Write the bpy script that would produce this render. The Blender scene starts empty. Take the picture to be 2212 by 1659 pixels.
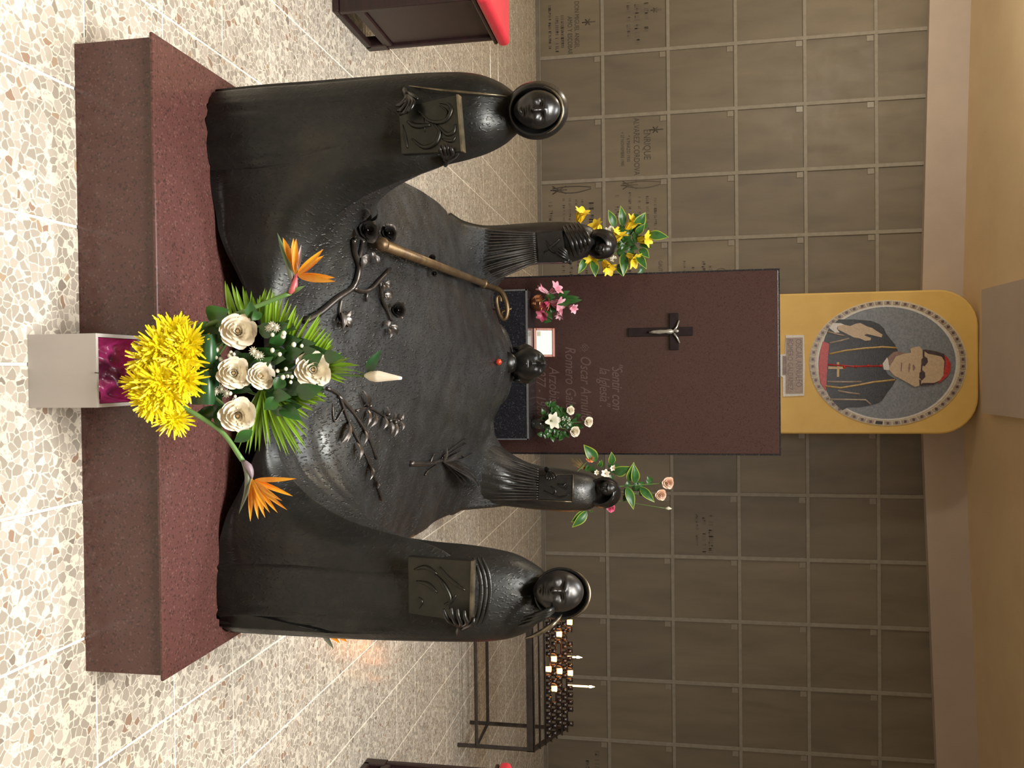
import bpy, math, random
import numpy as np
from mathutils import Vector, Matrix
random.seed(7); rng = np.random.default_rng(7)
SC = bpy.context.scene
COL = SC.collection
# ------------------------------------------------------------------ camera
CAM_H = 1.6; F = 1820.0; PITCH, ROLL, YAW = 0.1794, -0.0091, 0.0143
_fw = np.array([math.sin(YAW)*math.cos(PITCH), math.cos(YAW)*math.cos(PITCH), -math.sin(PITCH)])
_r0 = np.array([math.cos(YAW), -math.sin(YAW), 0.0]); _u0 = np.cross(_r0, _fw)
CR = _r0*math.cos(ROLL) + _u0*math.sin(ROLL)      # right of the upright view
CU = -_r0*math.sin(ROLL) + _u0*math.cos(ROLL)     # up of the upright view
camd = bpy.data.cameras.new('camera'); cam = bpy.data.objects.new('camera', camd); COL.objects.link(cam)
# the phone was held turned a quarter: picture right is up in the place
X_, Y_, Z_ = CU, -CR, -_fw
cam.matrix_world = Matrix(((X_[0], Y_[0], Z_[0], 0), (X_[1], Y_[1], Z_[1], 0), (X_[2], Y_[2], Z_[2], CAM_H), (0, 0, 0, 1)))
camd.sensor_fit = 'HORIZONTAL'; camd.sensor_width = 36.0; camd.lens = 36.0*F/2212.0
camd.clip_start = 0.05; camd.clip_end = 100
SC.camera = cam
# ------------------------------------------------------------------ view, world, lights
SC.view_settings.view_transform = 'Standard'; SC.view_settings.look = 'None'
SC.view_settings.gamma = 1.0; SC.view_settings.use_curve_mapping = False
SC.view_settings.exposure = 0.0
W = bpy.data.worlds.new('world'); SC.world = W; W.use_nodes = True
W.node_tree.nodes['Background'].inputs[0].default_value = (0.9, 0.95, 1.0, 1)
W.node_tree.nodes['Background'].inputs[1].default_value = 0.05
def area(name, loc, target, sx, sy, power, color):
    l = bpy.data.lights.new(name, 'AREA'); l.shape = 'RECTANGLE'; l.size = sx; l.size_y = sy
    l.energy = power; l.color = color
    o = bpy.data.objects.new(name, l); COL.objects.link(o); o.location = loc
    o.rotation_euler = (Vector(target)-Vector(loc)).to_track_quat('-Z', 'Y').to_euler()
    return o
LAMPS = [((0.0, 0.9, 4.84), 2.4, 1.2, 400, (1.0, 0.975, 0.935)),
         ((-0.6, 3.7, 4.80), 1.2, 0.6, 110, (0.95, 0.98, 1.0)),
         ((3.6, 3.2, 4.80), 1.2, 0.6, 6, (1.0, 0.85, 0.65))]
for i, (p, sx, sy, pw, c) in enumerate(LAMPS):
    area('ceiling_lamp_light', p, (p[0], p[1], 0), sx, sy, pw, c)
PEND = (-4.4, 7.2, 4.20)             # globe lamp hanging in the left aisle
gl = bpy.data.lights.new('globe_lamp_light', 'POINT'); gl.energy = 235; gl.color = (1.0, .90, .74); gl.shadow_soft_size = .16
glo = bpy.data.objects.new('globe_lamp_light', gl); COL.objects.link(glo); glo.location = PEND
# ------------------------------------------------------------------ helpers
def ray(x, y):                       # picture pixel (2212x1659 frame) to a direction
    return _fw + (y-829.5)/F*CR + (x-1106.0)/F*CU
def at(x, y, Y):                     # the point seen at that pixel at distance Y
    d = ray(x, y); return np.array([0, 0, CAM_H]) + d*(Y/d[1])
def rootloc(o):
    v = np.zeros(3)
    while o is not None:
        v = v + np.array(o.location); o = o.parent
    return v
def mk(name, v, f, m, parent=None, smooth=True, kind=None):
    v = np.asarray(v, float).reshape(-1, 3)
    if parent is not None: v = v - rootloc(parent)
    me = bpy.data.meshes.new(name); me.from_pydata(v.tolist(), [], [tuple(int(i) for i in q) for q in f]); me.validate(); me.update()
    if smooth: me.polygons.foreach_set('use_smooth', [True]*len(me.polygons))
    if m is not None: me.materials.append(m)
    o = bpy.data.objects.new(name, me); COL.objects.link(o)
    if parent is not None: o.parent = parent
    if kind: o['kind'] = kind
    return o
def recalc(o):
    import bmesh
    bm = bmesh.new(); bm.from_mesh(o.data); bmesh.ops.recalc_face_normals(bm, faces=bm.faces); bm.to_mesh(o.data); bm.free()
    return o
def tag(o, label, cat, group=None):
    o['label'] = label; o['category'] = cat
    if group: o['group'] = group
    return o
def thing(name, label, cat, loc=(0, 0, 0), group=None):
    o = bpy.data.objects.new(name, None); COL.objects.link(o); o.location = loc; o.empty_display_size = 0.05
    return tag(o, label, cat, group)
def struct(name, v, f, m, smooth=False, parent=None):
    o = mk(name, v, f, m, parent, smooth)
    if parent is None: o['kind'] = 'structure'
    return o
def boxg(x0, x1, y0, y1, z0, z1):
    v = [(x0, y0, z0), (x1, y0, z0), (x1, y1, z0), (x0, y1, z0), (x0, y0, z1), (x1, y0, z1), (x1, y1, z1), (x0, y1, z1)]
    f = [(0, 3, 2, 1), (4, 5, 6, 7), (0, 1, 5, 4), (1, 2, 6, 5), (2, 3, 7, 6), (3, 0, 4, 7)]
    return v, f
def bevel(o, w=0.004, seg=2):
    md = o.modifiers.new('bevel', 'BEVEL'); md.width = w; md.segments = seg; md.limit_method = 'ANGLE'; md.harden_normals = False
    return o
def join(parts):
    V, Fc, n = [], [], 0
    for v, f in parts:
        v = np.asarray(v, float).reshape(-1, 3); V.append(v); Fc += [tuple(i+n for i in q) for q in f]; n += len(v)
    return np.concatenate(V), Fc
def catmull(P, n=6):
    P = np.asarray(P, float); Q = np.vstack([2*P[0]-P[1], P, 2*P[-1]-P[-2]]); out = []
    for i in range(1, len(Q)-2):
        for t in np.linspace(0, 1, n, endpoint=False):
            a, b, c, d = Q[i-1], Q[i], Q[i+1], Q[i+2]
            out.append(.5*((2*b)+(-a+c)*t+(2*a-5*b+4*c-d)*t*t+(-a+3*b-3*c+d)*t**3))
    out.append(P[-1]); return np.array(out)
def tube(P, R, n=8, cap=True, flat=1.0):
    P = np.asarray(P, float); m = len(P); R = np.broadcast_to(np.asarray(R, float), (m,)) if np.ndim(R) == 0 else np.interp(np.linspace(0, 1, m), np.linspace(0, 1, len(R)), R)
    T = np.gradient(P, axis=0); T /= (np.linalg.norm(T, axis=1)[:, None]+1e-12)
    ref = np.array([0, 0, 1.]) if abs(T[0, 2]) < .9 else np.array([1., 0, 0])
    V = []; a = np.cross(T[0], ref); a /= np.linalg.norm(a)
    for i in range(m):
        a = a - T[i]*(a@T[i]); a /= (np.linalg.norm(a)+1e-12); b = np.cross(T[i], a)
        for k in range(n):
            th = 2*math.pi*k/n; V.append(P[i]+R[i]*(math.cos(th)*a+flat*math.sin(th)*b))
    f = [(i*n+k, i*n+(k+1) % n, (i+1)*n+(k+1) % n, (i+1)*n+k) for i in range(m-1) for k in range(n)]
    if cap: f += [tuple(range(n))[::-1], tuple((m-1)*n+k for k in range(n))]
    return np.array(V), f
def frame(d, up=(0, 0, 1)):
    d = np.asarray(d, float); d = d/np.linalg.norm(d); up = np.asarray(up, float)
    if abs(d@up) > .95: up = np.array([0, 1., 0])
    s = np.cross(d, up); s /= np.linalg.norm(s); u = np.cross(s, d)
    return s, u, d                    # side, up, forward
def lathe(prof, c, axis=(0, 0, 1), n=24, sx=1.0, sy=1.0, up=(0, 1, 0)):
    s, u, d = frame(axis, up); V = []
    for r, h in prof:
        for k in range(n):
            th = 2*math.pi*k/n; V.append(np.asarray(c)+s*(r*math.cos(th)*sx)+u*(r*math.sin(th)*sy)+d*h)
    m = len(prof); f = [(i*n+k, i*n+(k+1) % n, (i+1)*n+(k+1) % n, (i+1)*n+k) for i in range(m-1) for k in range(n)]
    if prof[0][0] > 1e-5: f.append(tuple(range(n))[::-1])
    if prof[-1][0] > 1e-5: f.append(tuple((m-1)*n+k for k in range(n)))
    return np.array(V), f
def grid(nu, nv, fn):
    V = [fn(i/(nu-1), j/(nv-1)) for i in range(nu) for j in range(nv)]
    f = [(i*nv+j, (i+1)*nv+j, (i+1)*nv+j+1, i*nv+j+1) for i in range(nu-1) for j in range(nv-1)]
    return np.array(V), f
def leafg(base, tip, w, nrm=(0, -1, .3), bend=0.0, fold=.25, n=8, shape=1.0):
    base, tip = np.asarray(base, float), np.asarray(tip, float); ax = tip-base; L = np.linalg.norm(ax)
    s = np.cross(ax/L, np.asarray(nrm, float)); s /= np.linalg.norm(s)+1e-9; nn = np.cross(s, ax/L)
    def fn(t, q):
        ww = w*(math.sin(math.pi*min(1, t**.8*.97+.03))**shape); q2 = (q-.5)*2
        return base+ax*t+s*(ww*q2*.5)+nn*(abs(q2)*fold*ww*.5+bend*L*math.sin(math.pi*t))
    return grid(n, 5, fn)
def sph(c, r, n=12, m=8, sc=(1, 1, 1)):
    prof = [(math.sin(math.pi*i/m)*r, -math.cos(math.pi*i/m)*r) for i in range(m+1)]
    v, f = lathe(prof, (0, 0, 0), (0, 0, 1), n); v = v*np.array(sc)+np.asarray(c); return v, f
# ------------------------------------------------------------------ materials
def mat(name, col, rough=.5, metal=0.0, spec=.5, emit=None, estr=0.0, trans=0.0, sheen=0.0, coat=0.0, sub=0.0):
    m = bpy.data.materials.new(name); m.use_nodes = True; b = m.node_tree.nodes['Principled BSDF']
    b.inputs['Base Color'].default_value = (*col, 1); b.inputs['Roughness'].default_value = rough; b.inputs['Metallic'].default_value = metal
    b.inputs['Specular IOR Level'].default_value = spec; b.inputs['Coat Weight'].default_value = coat
    b.inputs['Transmission Weight'].default_value = trans
    if sub: b.inputs['Subsurface Weight'].default_value = sub; b.inputs['Subsurface Radius'].default_value = (.01, .008, .004)
    if emit: b.inputs['Emission Color'].default_value = (*emit, 1); b.inputs['Emission Strength'].default_value = estr
    return m
class NT:
    def __init__(s, m): s.m = m; s.t = m.node_tree; s.b = s.t.nodes['Principled BSDF']
    def n(s, typ, **kw):
        o = s.t.nodes.new(typ)
        for k, v in kw.items():
            if k.startswith('i_'): o.inputs[k[2:].replace('_', ' ')].default_value = v
            else: setattr(o, k, v)
        return o
    def l(s, a, b): s.t.links.new(a, b)
    def ramp(s, fac, stops, interp='LINEAR'):
        r = s.n('ShaderNodeValToRGB'); r.color_ramp.interpolation = interp
        while len(r.color_ramp.elements) < len(stops): r.color_ramp.elements.new(.5)
        for e, (p, c) in zip(r.color_ramp.elements, stops): e.position = p; e.color = (*c, 1)
        s.l(fac, r.inputs[0]); return r.outputs[0]
    def mix(s, fac, a, b, blend='MIX'):
        x = s.n('ShaderNodeMix', data_type='RGBA', blend_type=blend)
        if isinstance(fac, (int, float)): x.inputs[0].default_value = fac
        else: s.l(fac, x.inputs[0])
        for k, v in ((6, a), (7, b)):
            if isinstance(v, tuple): x.inputs[k].default_value = (*v, 1)
            else: s.l(v, x.inputs[k])
        return x.outputs[2]
    def bump(s, h, strength=.3, dist=.01):
        b = s.n('ShaderNodeBump'); b.inputs['Strength'].default_value = strength; b.inputs['Distance'].default_value = dist
        s.l(h, b.inputs['Height']); s.l(b.outputs[0], s.b.inputs['Normal']); return b
def pos(t): return t.n('ShaderNodeNewGeometry').outputs['Position']
def obc(t): return t.n('ShaderNodeTexCoord').outputs['Object']
def noise(t, vec, scale, detail=3, rough=.55, dist=0.0):
    n = t.n('ShaderNodeTexNoise'); n.inputs['Scale'].default_value = scale; n.inputs['Detail'].default_value = detail
    n.inputs['Roughness'].default_value = rough; n.inputs['Distortion'].default_value = dist; t.l(vec, n.inputs['Vector']); return n.outputs[0]
def voro(t, vec, scale, feature='F1', rand=1.0):
    n = t.n('ShaderNodeTexVoronoi', feature=feature); n.inputs['Scale'].default_value = scale; n.inputs['Randomness'].default_value = rand; t.l(vec, n.inputs['Vector']); return n
def gt(t, a, thr):
    m = t.n('ShaderNodeMath', operation='GREATER_THAN'); t.l(a, m.inputs[0]); m.inputs[1].default_value = thr; return m.outputs[0]
def noisy(name, c1, c2, scale, rough=.5, metal=0.0, bump=0.0, bscale=None, world=False, coat=0.0, dist=.005, stretch=None, spec=.5):
    m = mat(name, c1, rough, metal, spec, coat=coat); t = NT(m); vec = pos(t) if world else obc(t)
    if stretch:
        mp = t.n('ShaderNodeMapping'); mp.inputs['Scale'].default_value = stretch; t.l(vec, mp.inputs[0]); vec = mp.outputs[0]
    nz = noise(t, vec, scale, 4, .6); t.l(t.ramp(nz, [(.35, c1), (.65, c2)]), t.b.inputs['Base Color'])
    if bump: t.bump(noise(t, vec, bscale or scale*2, 3), bump, dist)
    return m
# terrazzo with big pale chips in cream cement
TERR = mat('terrazzo', (.7, .65, .55), .22); t = NT(TERR); P_ = pos(t)
wn = t.n('ShaderNodeTexNoise'); wn.inputs['Scale'].default_value = 26; wn.inputs['Detail'].default_value = 2; t.l(P_, wn.inputs['Vector'])
wm = t.n('ShaderNodeVectorMath', operation='MULTIPLY_ADD'); t.l(wn.outputs['Color'], wm.inputs[0]); wm.inputs[1].default_value = (.022, .022, 0); t.l(P_, wm.inputs[2])
fl = t.n('ShaderNodeVectorMath', operation='MULTIPLY'); t.l(wm.outputs[0], fl.inputs[0]); fl.inputs[1].default_value = (1, 1, 0)
v1 = voro(t, fl.outputs[0], 42); v1e = voro(t, fl.outputs[0], 42, 'DISTANCE_TO_EDGE')
sep = t.n('ShaderNodeSeparateColor'); t.l(v1.outputs['Color'], sep.inputs[0])
chip = t.ramp(sep.outputs[0], [(0, (.345, .305, .25)), (.3, (.44, .39, .325)), (.55, (.38, .335, .275)), (.78, (.49, .435, .365)), (.93, (.24, .205, .165)), (.95, (.38, .28, .19)), (.975, (.31, .21, .15)), (1, (.46, .37, .25))], 'CONSTANT')
edge = t.n('ShaderNodeMapRange'); edge.inputs[1].default_value = .04; edge.inputs[2].default_value = .075; t.l(v1e.outputs[0], edge.inputs[0])
drop = t.n('ShaderNodeMath', operation='LESS_THAN'); t.l(sep.outputs[1], drop.inputs[0]); drop.inputs[1].default_value = .88
chipmask = t.n('ShaderNodeMath', operation='MULTIPLY'); t.l(edge.outputs[0], chipmask.inputs[0]); t.l(drop.outputs[0], chipmask.inputs[1])
v2 = voro(t, fl.outputs[0], 120); v2e = voro(t, fl.outputs[0], 120, 'DISTANCE_TO_EDGE'); sep2 = t.n('ShaderNodeSeparateColor'); t.l(v2.outputs['Color'], sep2.inputs[0])
small = t.n('ShaderNodeMath', operation='MULTIPLY'); t.l(gt(t, sep2.outputs[0], .62), small.inputs[0]); t.l(gt(t, v2e.outputs[0], .12), small.inputs[1])
cem = t.mix(small.outputs[0], (.69, .63, .52), (.50, .45, .375))
t.l(t.mix(chipmask.outputs[0], cem, chip), t.b.inputs['Base Color'])
t.l(t.ramp(noise(t, P_, 3, 3), [(.3, (.12,)*3), (.7, (.22,)*3)]), t.b.inputs['Roughness'])
GROUT = noisy('grout', (.86, .81, .71), (.80, .75, .65), 30, .6)
# speckled red granite
def granite(name, base, dark, light, rough):
    m = mat(name, base, rough, spec=.5); t = NT(m); v = pos(t)
    a = noise(t, v, 260, 2, .7); b = voro(t, v, 190); s = t.n('ShaderNodeSeparateColor'); t.l(b.outputs['Color'], s.inputs[0])
    c = t.ramp(a, [(.30, dark), (.42, base), (.60, base), (.74, light)])
    d = t.mix(gt(t, s.outputs[0], .90), c, dark); d = t.mix(gt(t, s.outputs[1], .94), d, light)
    t.l(d, t.b.inputs['Base Color']); return m
GRAN = granite('red_granite', (.100, .042, .036), (.056, .028, .025), (.135, .066, .057), .20)
STELE = granite('maroon_granite', (.052, .026, .022), (.036, .018, .016), (.068, .035, .030), .15)
BLACKG = granite('black_granite', (.016, .016, .019), (.008, .008, .01), (.05, .05, .055), .15)
EDGE = noisy('polished_edge', (.10, .10, .10), (.14, .14, .14), 60, .35)
# dark patinated bronze
def bronze(name, c1, c2, c3, rough, metal=.55, strokes=True, bs=.45):
    m = mat(name, c1, rough, metal, .5); t = NT(m); v = pos(t)
    n1 = noise(t, v, 3.2, 4, .6); n2 = noise(t, v, 45, 3, .6)
    base = t.ramp(n1, [(.30, c1), (.55, c2), (.75, c3)])
    t.l(t.mix(.25, base, t.ramp(n2, [(.4, c1), (.7, c3)])), t.b.inputs['Base Color'])
    t.l(t.ramp(noise(t, v, 9, 4), [(.3, (rough-.10,)*3), (.7, (rough+.14,)*3)]), t.b.inputs['Roughness'])
    if strokes:
        mp = t.n('ShaderNodeMapping'); mp.inputs['Scale'].default_value = (1, .28, .5); mp.inputs['Rotation'].default_value = (0, 0, .35); t.l(v, mp.inputs[0])
        n3 = noise(t, mp.outputs[0], 150, 1, .5, .1); r3 = t.ramp(n3, [(.56, (0, 0, 0)), (.72, (1, 1, 1))])
        n4 = noise(t, v, 14, 3); ad = t.n('ShaderNodeMath', operation='ADD'); t.l(r3, ad.inputs[0]); t.l(n4, ad.inputs[1])
        t.bump(ad.outputs[0], bs, .004)
    else: t.bump(n2, .2, .003)
    return m
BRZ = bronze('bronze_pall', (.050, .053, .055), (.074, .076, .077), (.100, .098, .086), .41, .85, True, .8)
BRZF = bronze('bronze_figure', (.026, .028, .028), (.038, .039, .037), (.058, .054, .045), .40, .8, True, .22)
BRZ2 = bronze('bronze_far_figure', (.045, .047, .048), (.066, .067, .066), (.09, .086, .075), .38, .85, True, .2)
BRZK = bronze('bronze_fold_highlight', (.085, .088, .090), (.12, .12, .12), (.15, .145, .13), .30, .9, False)  # lighter bronze copy, the far skirts' highlights put into the colour
BRZX = bronze('bronze_face', (.034, .035, .036), (.050, .049, .048), (.070, .066, .058), .36, .85, False)
BRZS = bronze('bronze_smooth', (.030, .031, .032), (.045, .044, .043), (.065, .060, .052), .27, .85, False)
BRZB = bronze('bronze_book', (.022, .023, .020), (.032, .033, .027), (.050, .043, .033), .36, .8, False)
BRZD = bronze('bronze_flower', (.055, .050, .046), (.085, .076, .068), (.13, .11, .095), .30, .85, False)
BRASS = noisy('worn_brass', (.17, .115, .055), (.105, .065, .034), 14, .42, .7, .15, 60)
RIM = noisy('golden_edge', (.24, .20, .13), (.09, .075, .05), 22, .34, .8)  # paler golden tone along hood, cloak and book edges
REDB = noisy('red_stone', (.55, .05, .02), (.42, .035, .015), 30, .18)
WALLM = mat('niche_marble', (.25, .22, .17), .30); t = NT(WALLM); v = pos(t); oi = t.n('ShaderNodeObjectInfo')
mp = t.n('ShaderNodeMapping'); mp.inputs['Scale'].default_value = (2.2, 1, .5); t.l(v, mp.inputs[0])
off = t.n('ShaderNodeVectorMath', operation='MULTIPLY_ADD'); t.l(oi.outputs['Random'], off.inputs[0]); off.inputs[1].default_value = (17, 0, 23); t.l(mp.outputs[0], off.inputs[2])
nz = noise(t, off.outputs[0], 1.9, 4, .5, .5); c = t.ramp(nz, [(.25, (.150, .131, .100)), (.5, (.190, .165, .124)), (.75, (.225, .193, .142))])
c = t.mix(1.0, c, t.ramp(oi.outputs['Random'], [(0, (.82, .82, .84)), (1, (1.05, 1.03, .98))]), 'MULTIPLY'); t.l(c, t.b.inputs['Base Color'])
t.l(t.ramp(noise(t, v, 5, 3), [(.3, (.50,)*3), (.7, (.62,)*3)]), t.b.inputs['Roughness'])
MORT = noisy('grid_plaster', (.29, .27, .225), (.24, .22, .18), 14, .6, 0, .2, 80, True)
PLATE = noisy('number_plate', (.27, .245, .20), (.235, .21, .17), 40, .4)
INK = noisy('engraved_ink', (.060, .052, .042), (.085, .074, .06), 60, .7)
INKF = noisy('engraved_ink_faded', (.115, .10, .08), (.14, .12, .095), 60, .7)
SCREW = noisy('screw_steel', (.06, .05, .04), (.1, .08, .06), 90, .4, .7)
CEIL = noisy('cream_ceiling', (.72, .57, .36), (.67, .52, .32), 1.6, .75, 0, .05, 40, True)
BEAM = noisy('beam_paint', (.52, .44, .38), (.47, .40, .35), 2.0, .7, 0, .05, 40, True)
PIER = noisy('ochre_pier', (.78, .53, .16), (.70, .46, .13), 2.4, .55, 0, .08, 30, True)
WALLP = noisy('side_wall_paint', (.50, .42, .30), (.45, .38, .27), 1.5, .8, 0, .05, 30, True)
WOOD = noisy('dark_wood', (.016, .007, .007), (.028, .010, .010), 6, .42, 0, .1, 60, stretch=(1, 1, 8))
REDV = noisy('red_vinyl', (.62, .035, .055), (.55, .03, .045), 8, .45)
IRON = noisy('dark_iron', (.040, .033, .030), (.065, .054, .048), 20, .45, .5, .2, 80)
GLASSD = noisy('smoked_glass_cup', (.008, .005, .005), (.016, .008, .007), 30, .25)
WAXL = mat('lit_wax', (.9, .6, .3), .5, emit=(1.0, .42, .12), estr=14); t = NT(WAXL); t.l(t.ramp(noise(t, obc(t), 30), [(.3, (1.0, .28, .05)), (.7, (1.0, .36, .09))]), t.b.inputs['Emission Color'])
FLAME = mat('flame', (1, .6, .2), .5, emit=(1.0, .50, .16), estr=45); t = NT(FLAME); t.l(t.ramp(noise(t, obc(t), 20), [(.3, (1.0, .42, .10)), (.7, (1.0, .60, .25))]), t.b.inputs['Emission Color'])
TAPER = mat('taper_wax', (.9, .75, .5), .5, emit=(1.0, .65, .3), estr=3.0); t = NT(TAPER); t.l(t.ramp(noise(t, obc(t), 20), [(.3, (.9, .72, .45)), (.7, (.95, .8, .55))]), t.b.inputs['Base Color'])
LAMPW = mat('lamp_diffuser', (.9, .9, .88), .5, emit=(1, .96, .9), estr=4.0); t = NT(LAMPW); t.l(t.ramp(noise(t, obc(t), 3), [(.3, (.88, .88, .86)), (.7, (.92, .92, .9))]), t.b.inputs['Base Color'])
WHITE = noisy('white_lacquer', (.50, .47, .44), (.48, .45, .42), 6, .35)
FOIL = mat('magenta_foil', (.60, .045, .25), .28); t = NT(FOIL); v = obc(t)
t.l(t.ramp(noise(t, v, 11, 2), [(.38, (.13, .015, .05)), (.46, (.42, .045, .17)), (.6, (.70, .055, .31)), (.75, (.55, .07, .22))]), t.b.inputs['Base Color']); t.bump(noise(t, v, 22, 2), .6, .02)
def petalm(name, c1, c2, scale=30, rough=.5): 
    m = noisy(name, c1, c2, scale, rough); m.node_tree.nodes['Principled BSDF'].inputs['Subsurface Weight'].default_value = .0; return m
YEL = petalm('yellow_petal', (.95, .84, .015), (.93, .74, .008)); YELL = petalm('yellow_lily', (.92, .76, .06), (.90, .62, .025), 9)
CREAM = petalm('cream_petal', (.92, .86, .72), (.88, .78, .60), 25); CREAMD = petalm('rose_heart', (.86, .70, .48), (.80, .60, .38), 60)
PINK = petalm('pink_petal', (.75, .27, .38), (.80, .52, .58), 22); PINKD = petalm('deep_pink_petal', (.68, .06, .18), (.75, .25, .33), 22)
PEACH = petalm('peach_petal', (.78, .46, .30), (.76, .58, .44), 26); ORNG = petalm('orange_sepal', (.85, .26, .01), (.84, .42, .02), 14)
WHITEP = petalm('white_petal', (.72, .70, .58), (.64, .62, .46), 20); ORR = petalm('orange_rose', (.75, .16, .05), (.78, .28, .10), 40)
GREEN = noisy('dark_leaf', (.022, .075, .018), (.035, .115, .022), 9, .30); GREEN2 = noisy('blade_leaf', (.014, .058, .018), (.024, .085, .028), 5, .35)
PALM = noisy('palm_leaflet', (.22, .38, .02), (.13, .27, .015), 6, .35); STEM = noisy('stem_green', (.10, .20, .05), (.15, .27, .08), 12, .4)
BRACT = noisy('bract', (.10, .17, .07), (.16, .13, .12), 10, .4); BRACTP = noisy('bract_pink', (.62, .07, .13), (.55, .12, .12), 20, .4); LILAC = petalm('lilac_tongue', (.45, .38, .45), (.55, .48, .52))
VARI = noisy('variegated_leaf', (.022, .090, .018), (.045, .15, .035), 24, .35); VARE = noisy('leaf_margin', (.36, .42, .05), (.27, .36, .04), 20, .4)
COPPER = noisy('copper_pot', (.62, .27, .14), (.45, .18, .09), 12, .2, .9); VASEG = noisy('dark_glass_vase', (.02, .022, .02), (.035, .035, .03), 9, .08)
FRAMEW = noisy('frame_wood', (.36, .11, .055), (.28, .08, .04), 14, .4, stretch=(1, 1, 6)); PAPER = noisy('white_paper', (.88, .87, .83), (.85, .84, .80), 5, .6)
SILVER = noisy('silver_figure', (.60, .58, .50), (.45, .43, .37), 60, .28, .7)
CROSSW = noisy('crucifix_wood', (.014, .009, .009), (.020, .013, .012), 20, .8, spec=.15)
SLET = noisy('stele_lettering', (.098, .056, .046), (.084, .047, .038), 60, .5)
# ------------------------------------------------------------------ the room
TS, TX, TY = 0.3823, 1.1123, 2.5205
XL, XR, YB, YW, ZC = -7.0, 7.0, -4.5, 10.87, 5.06
fo = struct('floor', *boxg(XL, XR, YB, YW+.2, -.12, -.003), GROUT)
tiles = []
for i in range(-22, 17):
    for j in range(-19, 23):
        x, y = TX+TS*(i+.5), TY+TS*(j+.5)
        if not (XL < x < XR and YB < y < YW): continue
        d = np.array([x, y, -CAM_H]); zc = d@_fw
        seen = 0
        if zc > .3:
            u = 829.5+F*(d@CR)/zc; px = 1106+F*(d@CU)/zc
            if -90 < u < 1750 and -120 < px < 1200: seen = 1
            if -.75 < x < .65 and 2.35 < y < 5.9: seen = 0
        tiles.append((-seen, x*x+y*y, x, y))
tiles.sort()
g = TS/2-.0038
tv = [(-g, -g, -.02), (g, -g, -.02), (g, g, -.02), (-g, g, -.02), (-g, -g, -.002), (g, -g, -.002), (g, g, -.002), (-g, g, -.002),
      (-g+.002, -g+.002, 0), (g-.002, -g+.002, 0), (g-.002, g-.002, 0), (-g+.002, g-.002, 0)]
tf = [(0, 1, 5, 4), (1, 2, 6, 5), (2, 3, 7, 6), (3, 0, 4, 7), (4, 5, 9, 8), (5, 6, 10, 9), (6, 7, 11, 10), (7, 4, 8, 11), (8, 9, 10, 11)]
tme = bpy.data.meshes.new('floor_tile'); tme.from_pydata(tv, [], tf); tme.update(); tme.materials.append(TERR)
for s_, d_, x, y in tiles[:300]:
    o = bpy.data.objects.new('floor_tile', tme); COL.objects.link(o); o.location = (x, y, 0); o.parent = fo
rest = [(np.array(tv)+np.array([x, y, 0]), tf) for s_, d_, x, y in tiles[300:]]
mk('floor_tiles', *join(rest), TERR, fo, False, 'stuff')
wb = struct('wall_back', *boxg(XL, XR, YW+.02, YW+.25, 0, 5.5), MORT)
struct('wall_left', *boxg(XL-.2, XL, YB, YW+.2, 0, 5.5), WALLP)
struct('wall_right', *boxg(XR, XR+.2, YB, YW+.2, 0, 5.5), WALLP)
struct('wall_front', *boxg(XL, XR, YB-.2, YB, 0, 5.5), WALLP)
zl, zr = ZC+.029*7, ZC+.0375*7        # the ceiling rises gently to both sides
struct('ceiling', [(XL, YB, zl), (-.06, YB, ZC), (XR, YB, zr), (XL, YW+.2, zl), (-.06, YW+.2, ZC), (XR, YW+.2, zr), (XL, YB, 5.6), (-.06, YB, 5.6), (XR, YB, 5.6), (XL, YW+.2, 5.6), (-.06, YW+.2, 5.6), (XR, YW+.2, 5.6)],
       [(0, 3, 4, 1), (1, 4, 5, 2), (6, 7, 10, 9), (7, 8, 11, 10), (0, 1, 7, 6), (1, 2, 8, 7), (3, 9, 10, 4), (4, 10, 11, 5), (0, 6, 9, 3), (2, 5, 11, 8)], CEIL)
CX, CW, RZ, RH = -4.8538, .8021, .030, .8235
cols = list(range(-3, 15)); rows = range(0, 6)
hw, hh = CW/2-.021, RH/2-.021
pv, pf = boxg(-hw, hw, 0, .03, -hh, hh); pme = bpy.data.meshes.new('niche_panel'); pme.from_pydata([(float(a), float(b), float(c_)) for a, b, c_ in pv], [], pf); pme.materials.append(WALLM)
sv, sf = join([lathe([(.011, 0), (.009, .006), (0, .007)], (sx*(hw-.11), -.001, sz*(hh-.11)), (0, -1, 0), 8) for sx in (-1, 1) for sz in (-1, 1)])
sme = bpy.data.meshes.new('screws'); sme.from_pydata([tuple(map(float, a)) for a in sv], [], sf); sme.materials.append(SCREW)
nv_, nf_ = boxg(-hw+.008, -hw+.075, -.008, .0, hh-.083, hh-.008); nme = bpy.data.meshes.new('number_plate'); nme.from_pydata([tuple(map(float, a)) for a in nv_], [], nf_); nme.materials.append(PLATE)
PANEL = {}
for c in cols:
    for r in rows:
        x, z = CX+CW*(c+.5), RZ+RH*(r+.5)
        o = bpy.data.objects.new('niche_panel', pme); COL.objects.link(o); o.location = (x, YW, z); o.parent = wb; PANEL[c, r] = o
        for nm, me in (('screws', sme), ('number_plate', nme)):
            s = bpy.data.objects.new(nm, me); COL.objects.link(s); s.parent = o
for c in cols+[15]: 
    x = CX+CW*c; bevel(mk('grid_bar', *boxg(x-.024, x+.024, YW-.016, YW+.03, RZ-.02, 4.9), MORT, wb, False), .004, 1)
for r in list(rows)+[6]:
    z = RZ+RH*r; bevel(mk('grid_rail', *boxg(XL, XR, YW-.014, YW+.03, z-.022, min(z+.022, 4.949)), MORT, wb, False), .004, 1)
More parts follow.
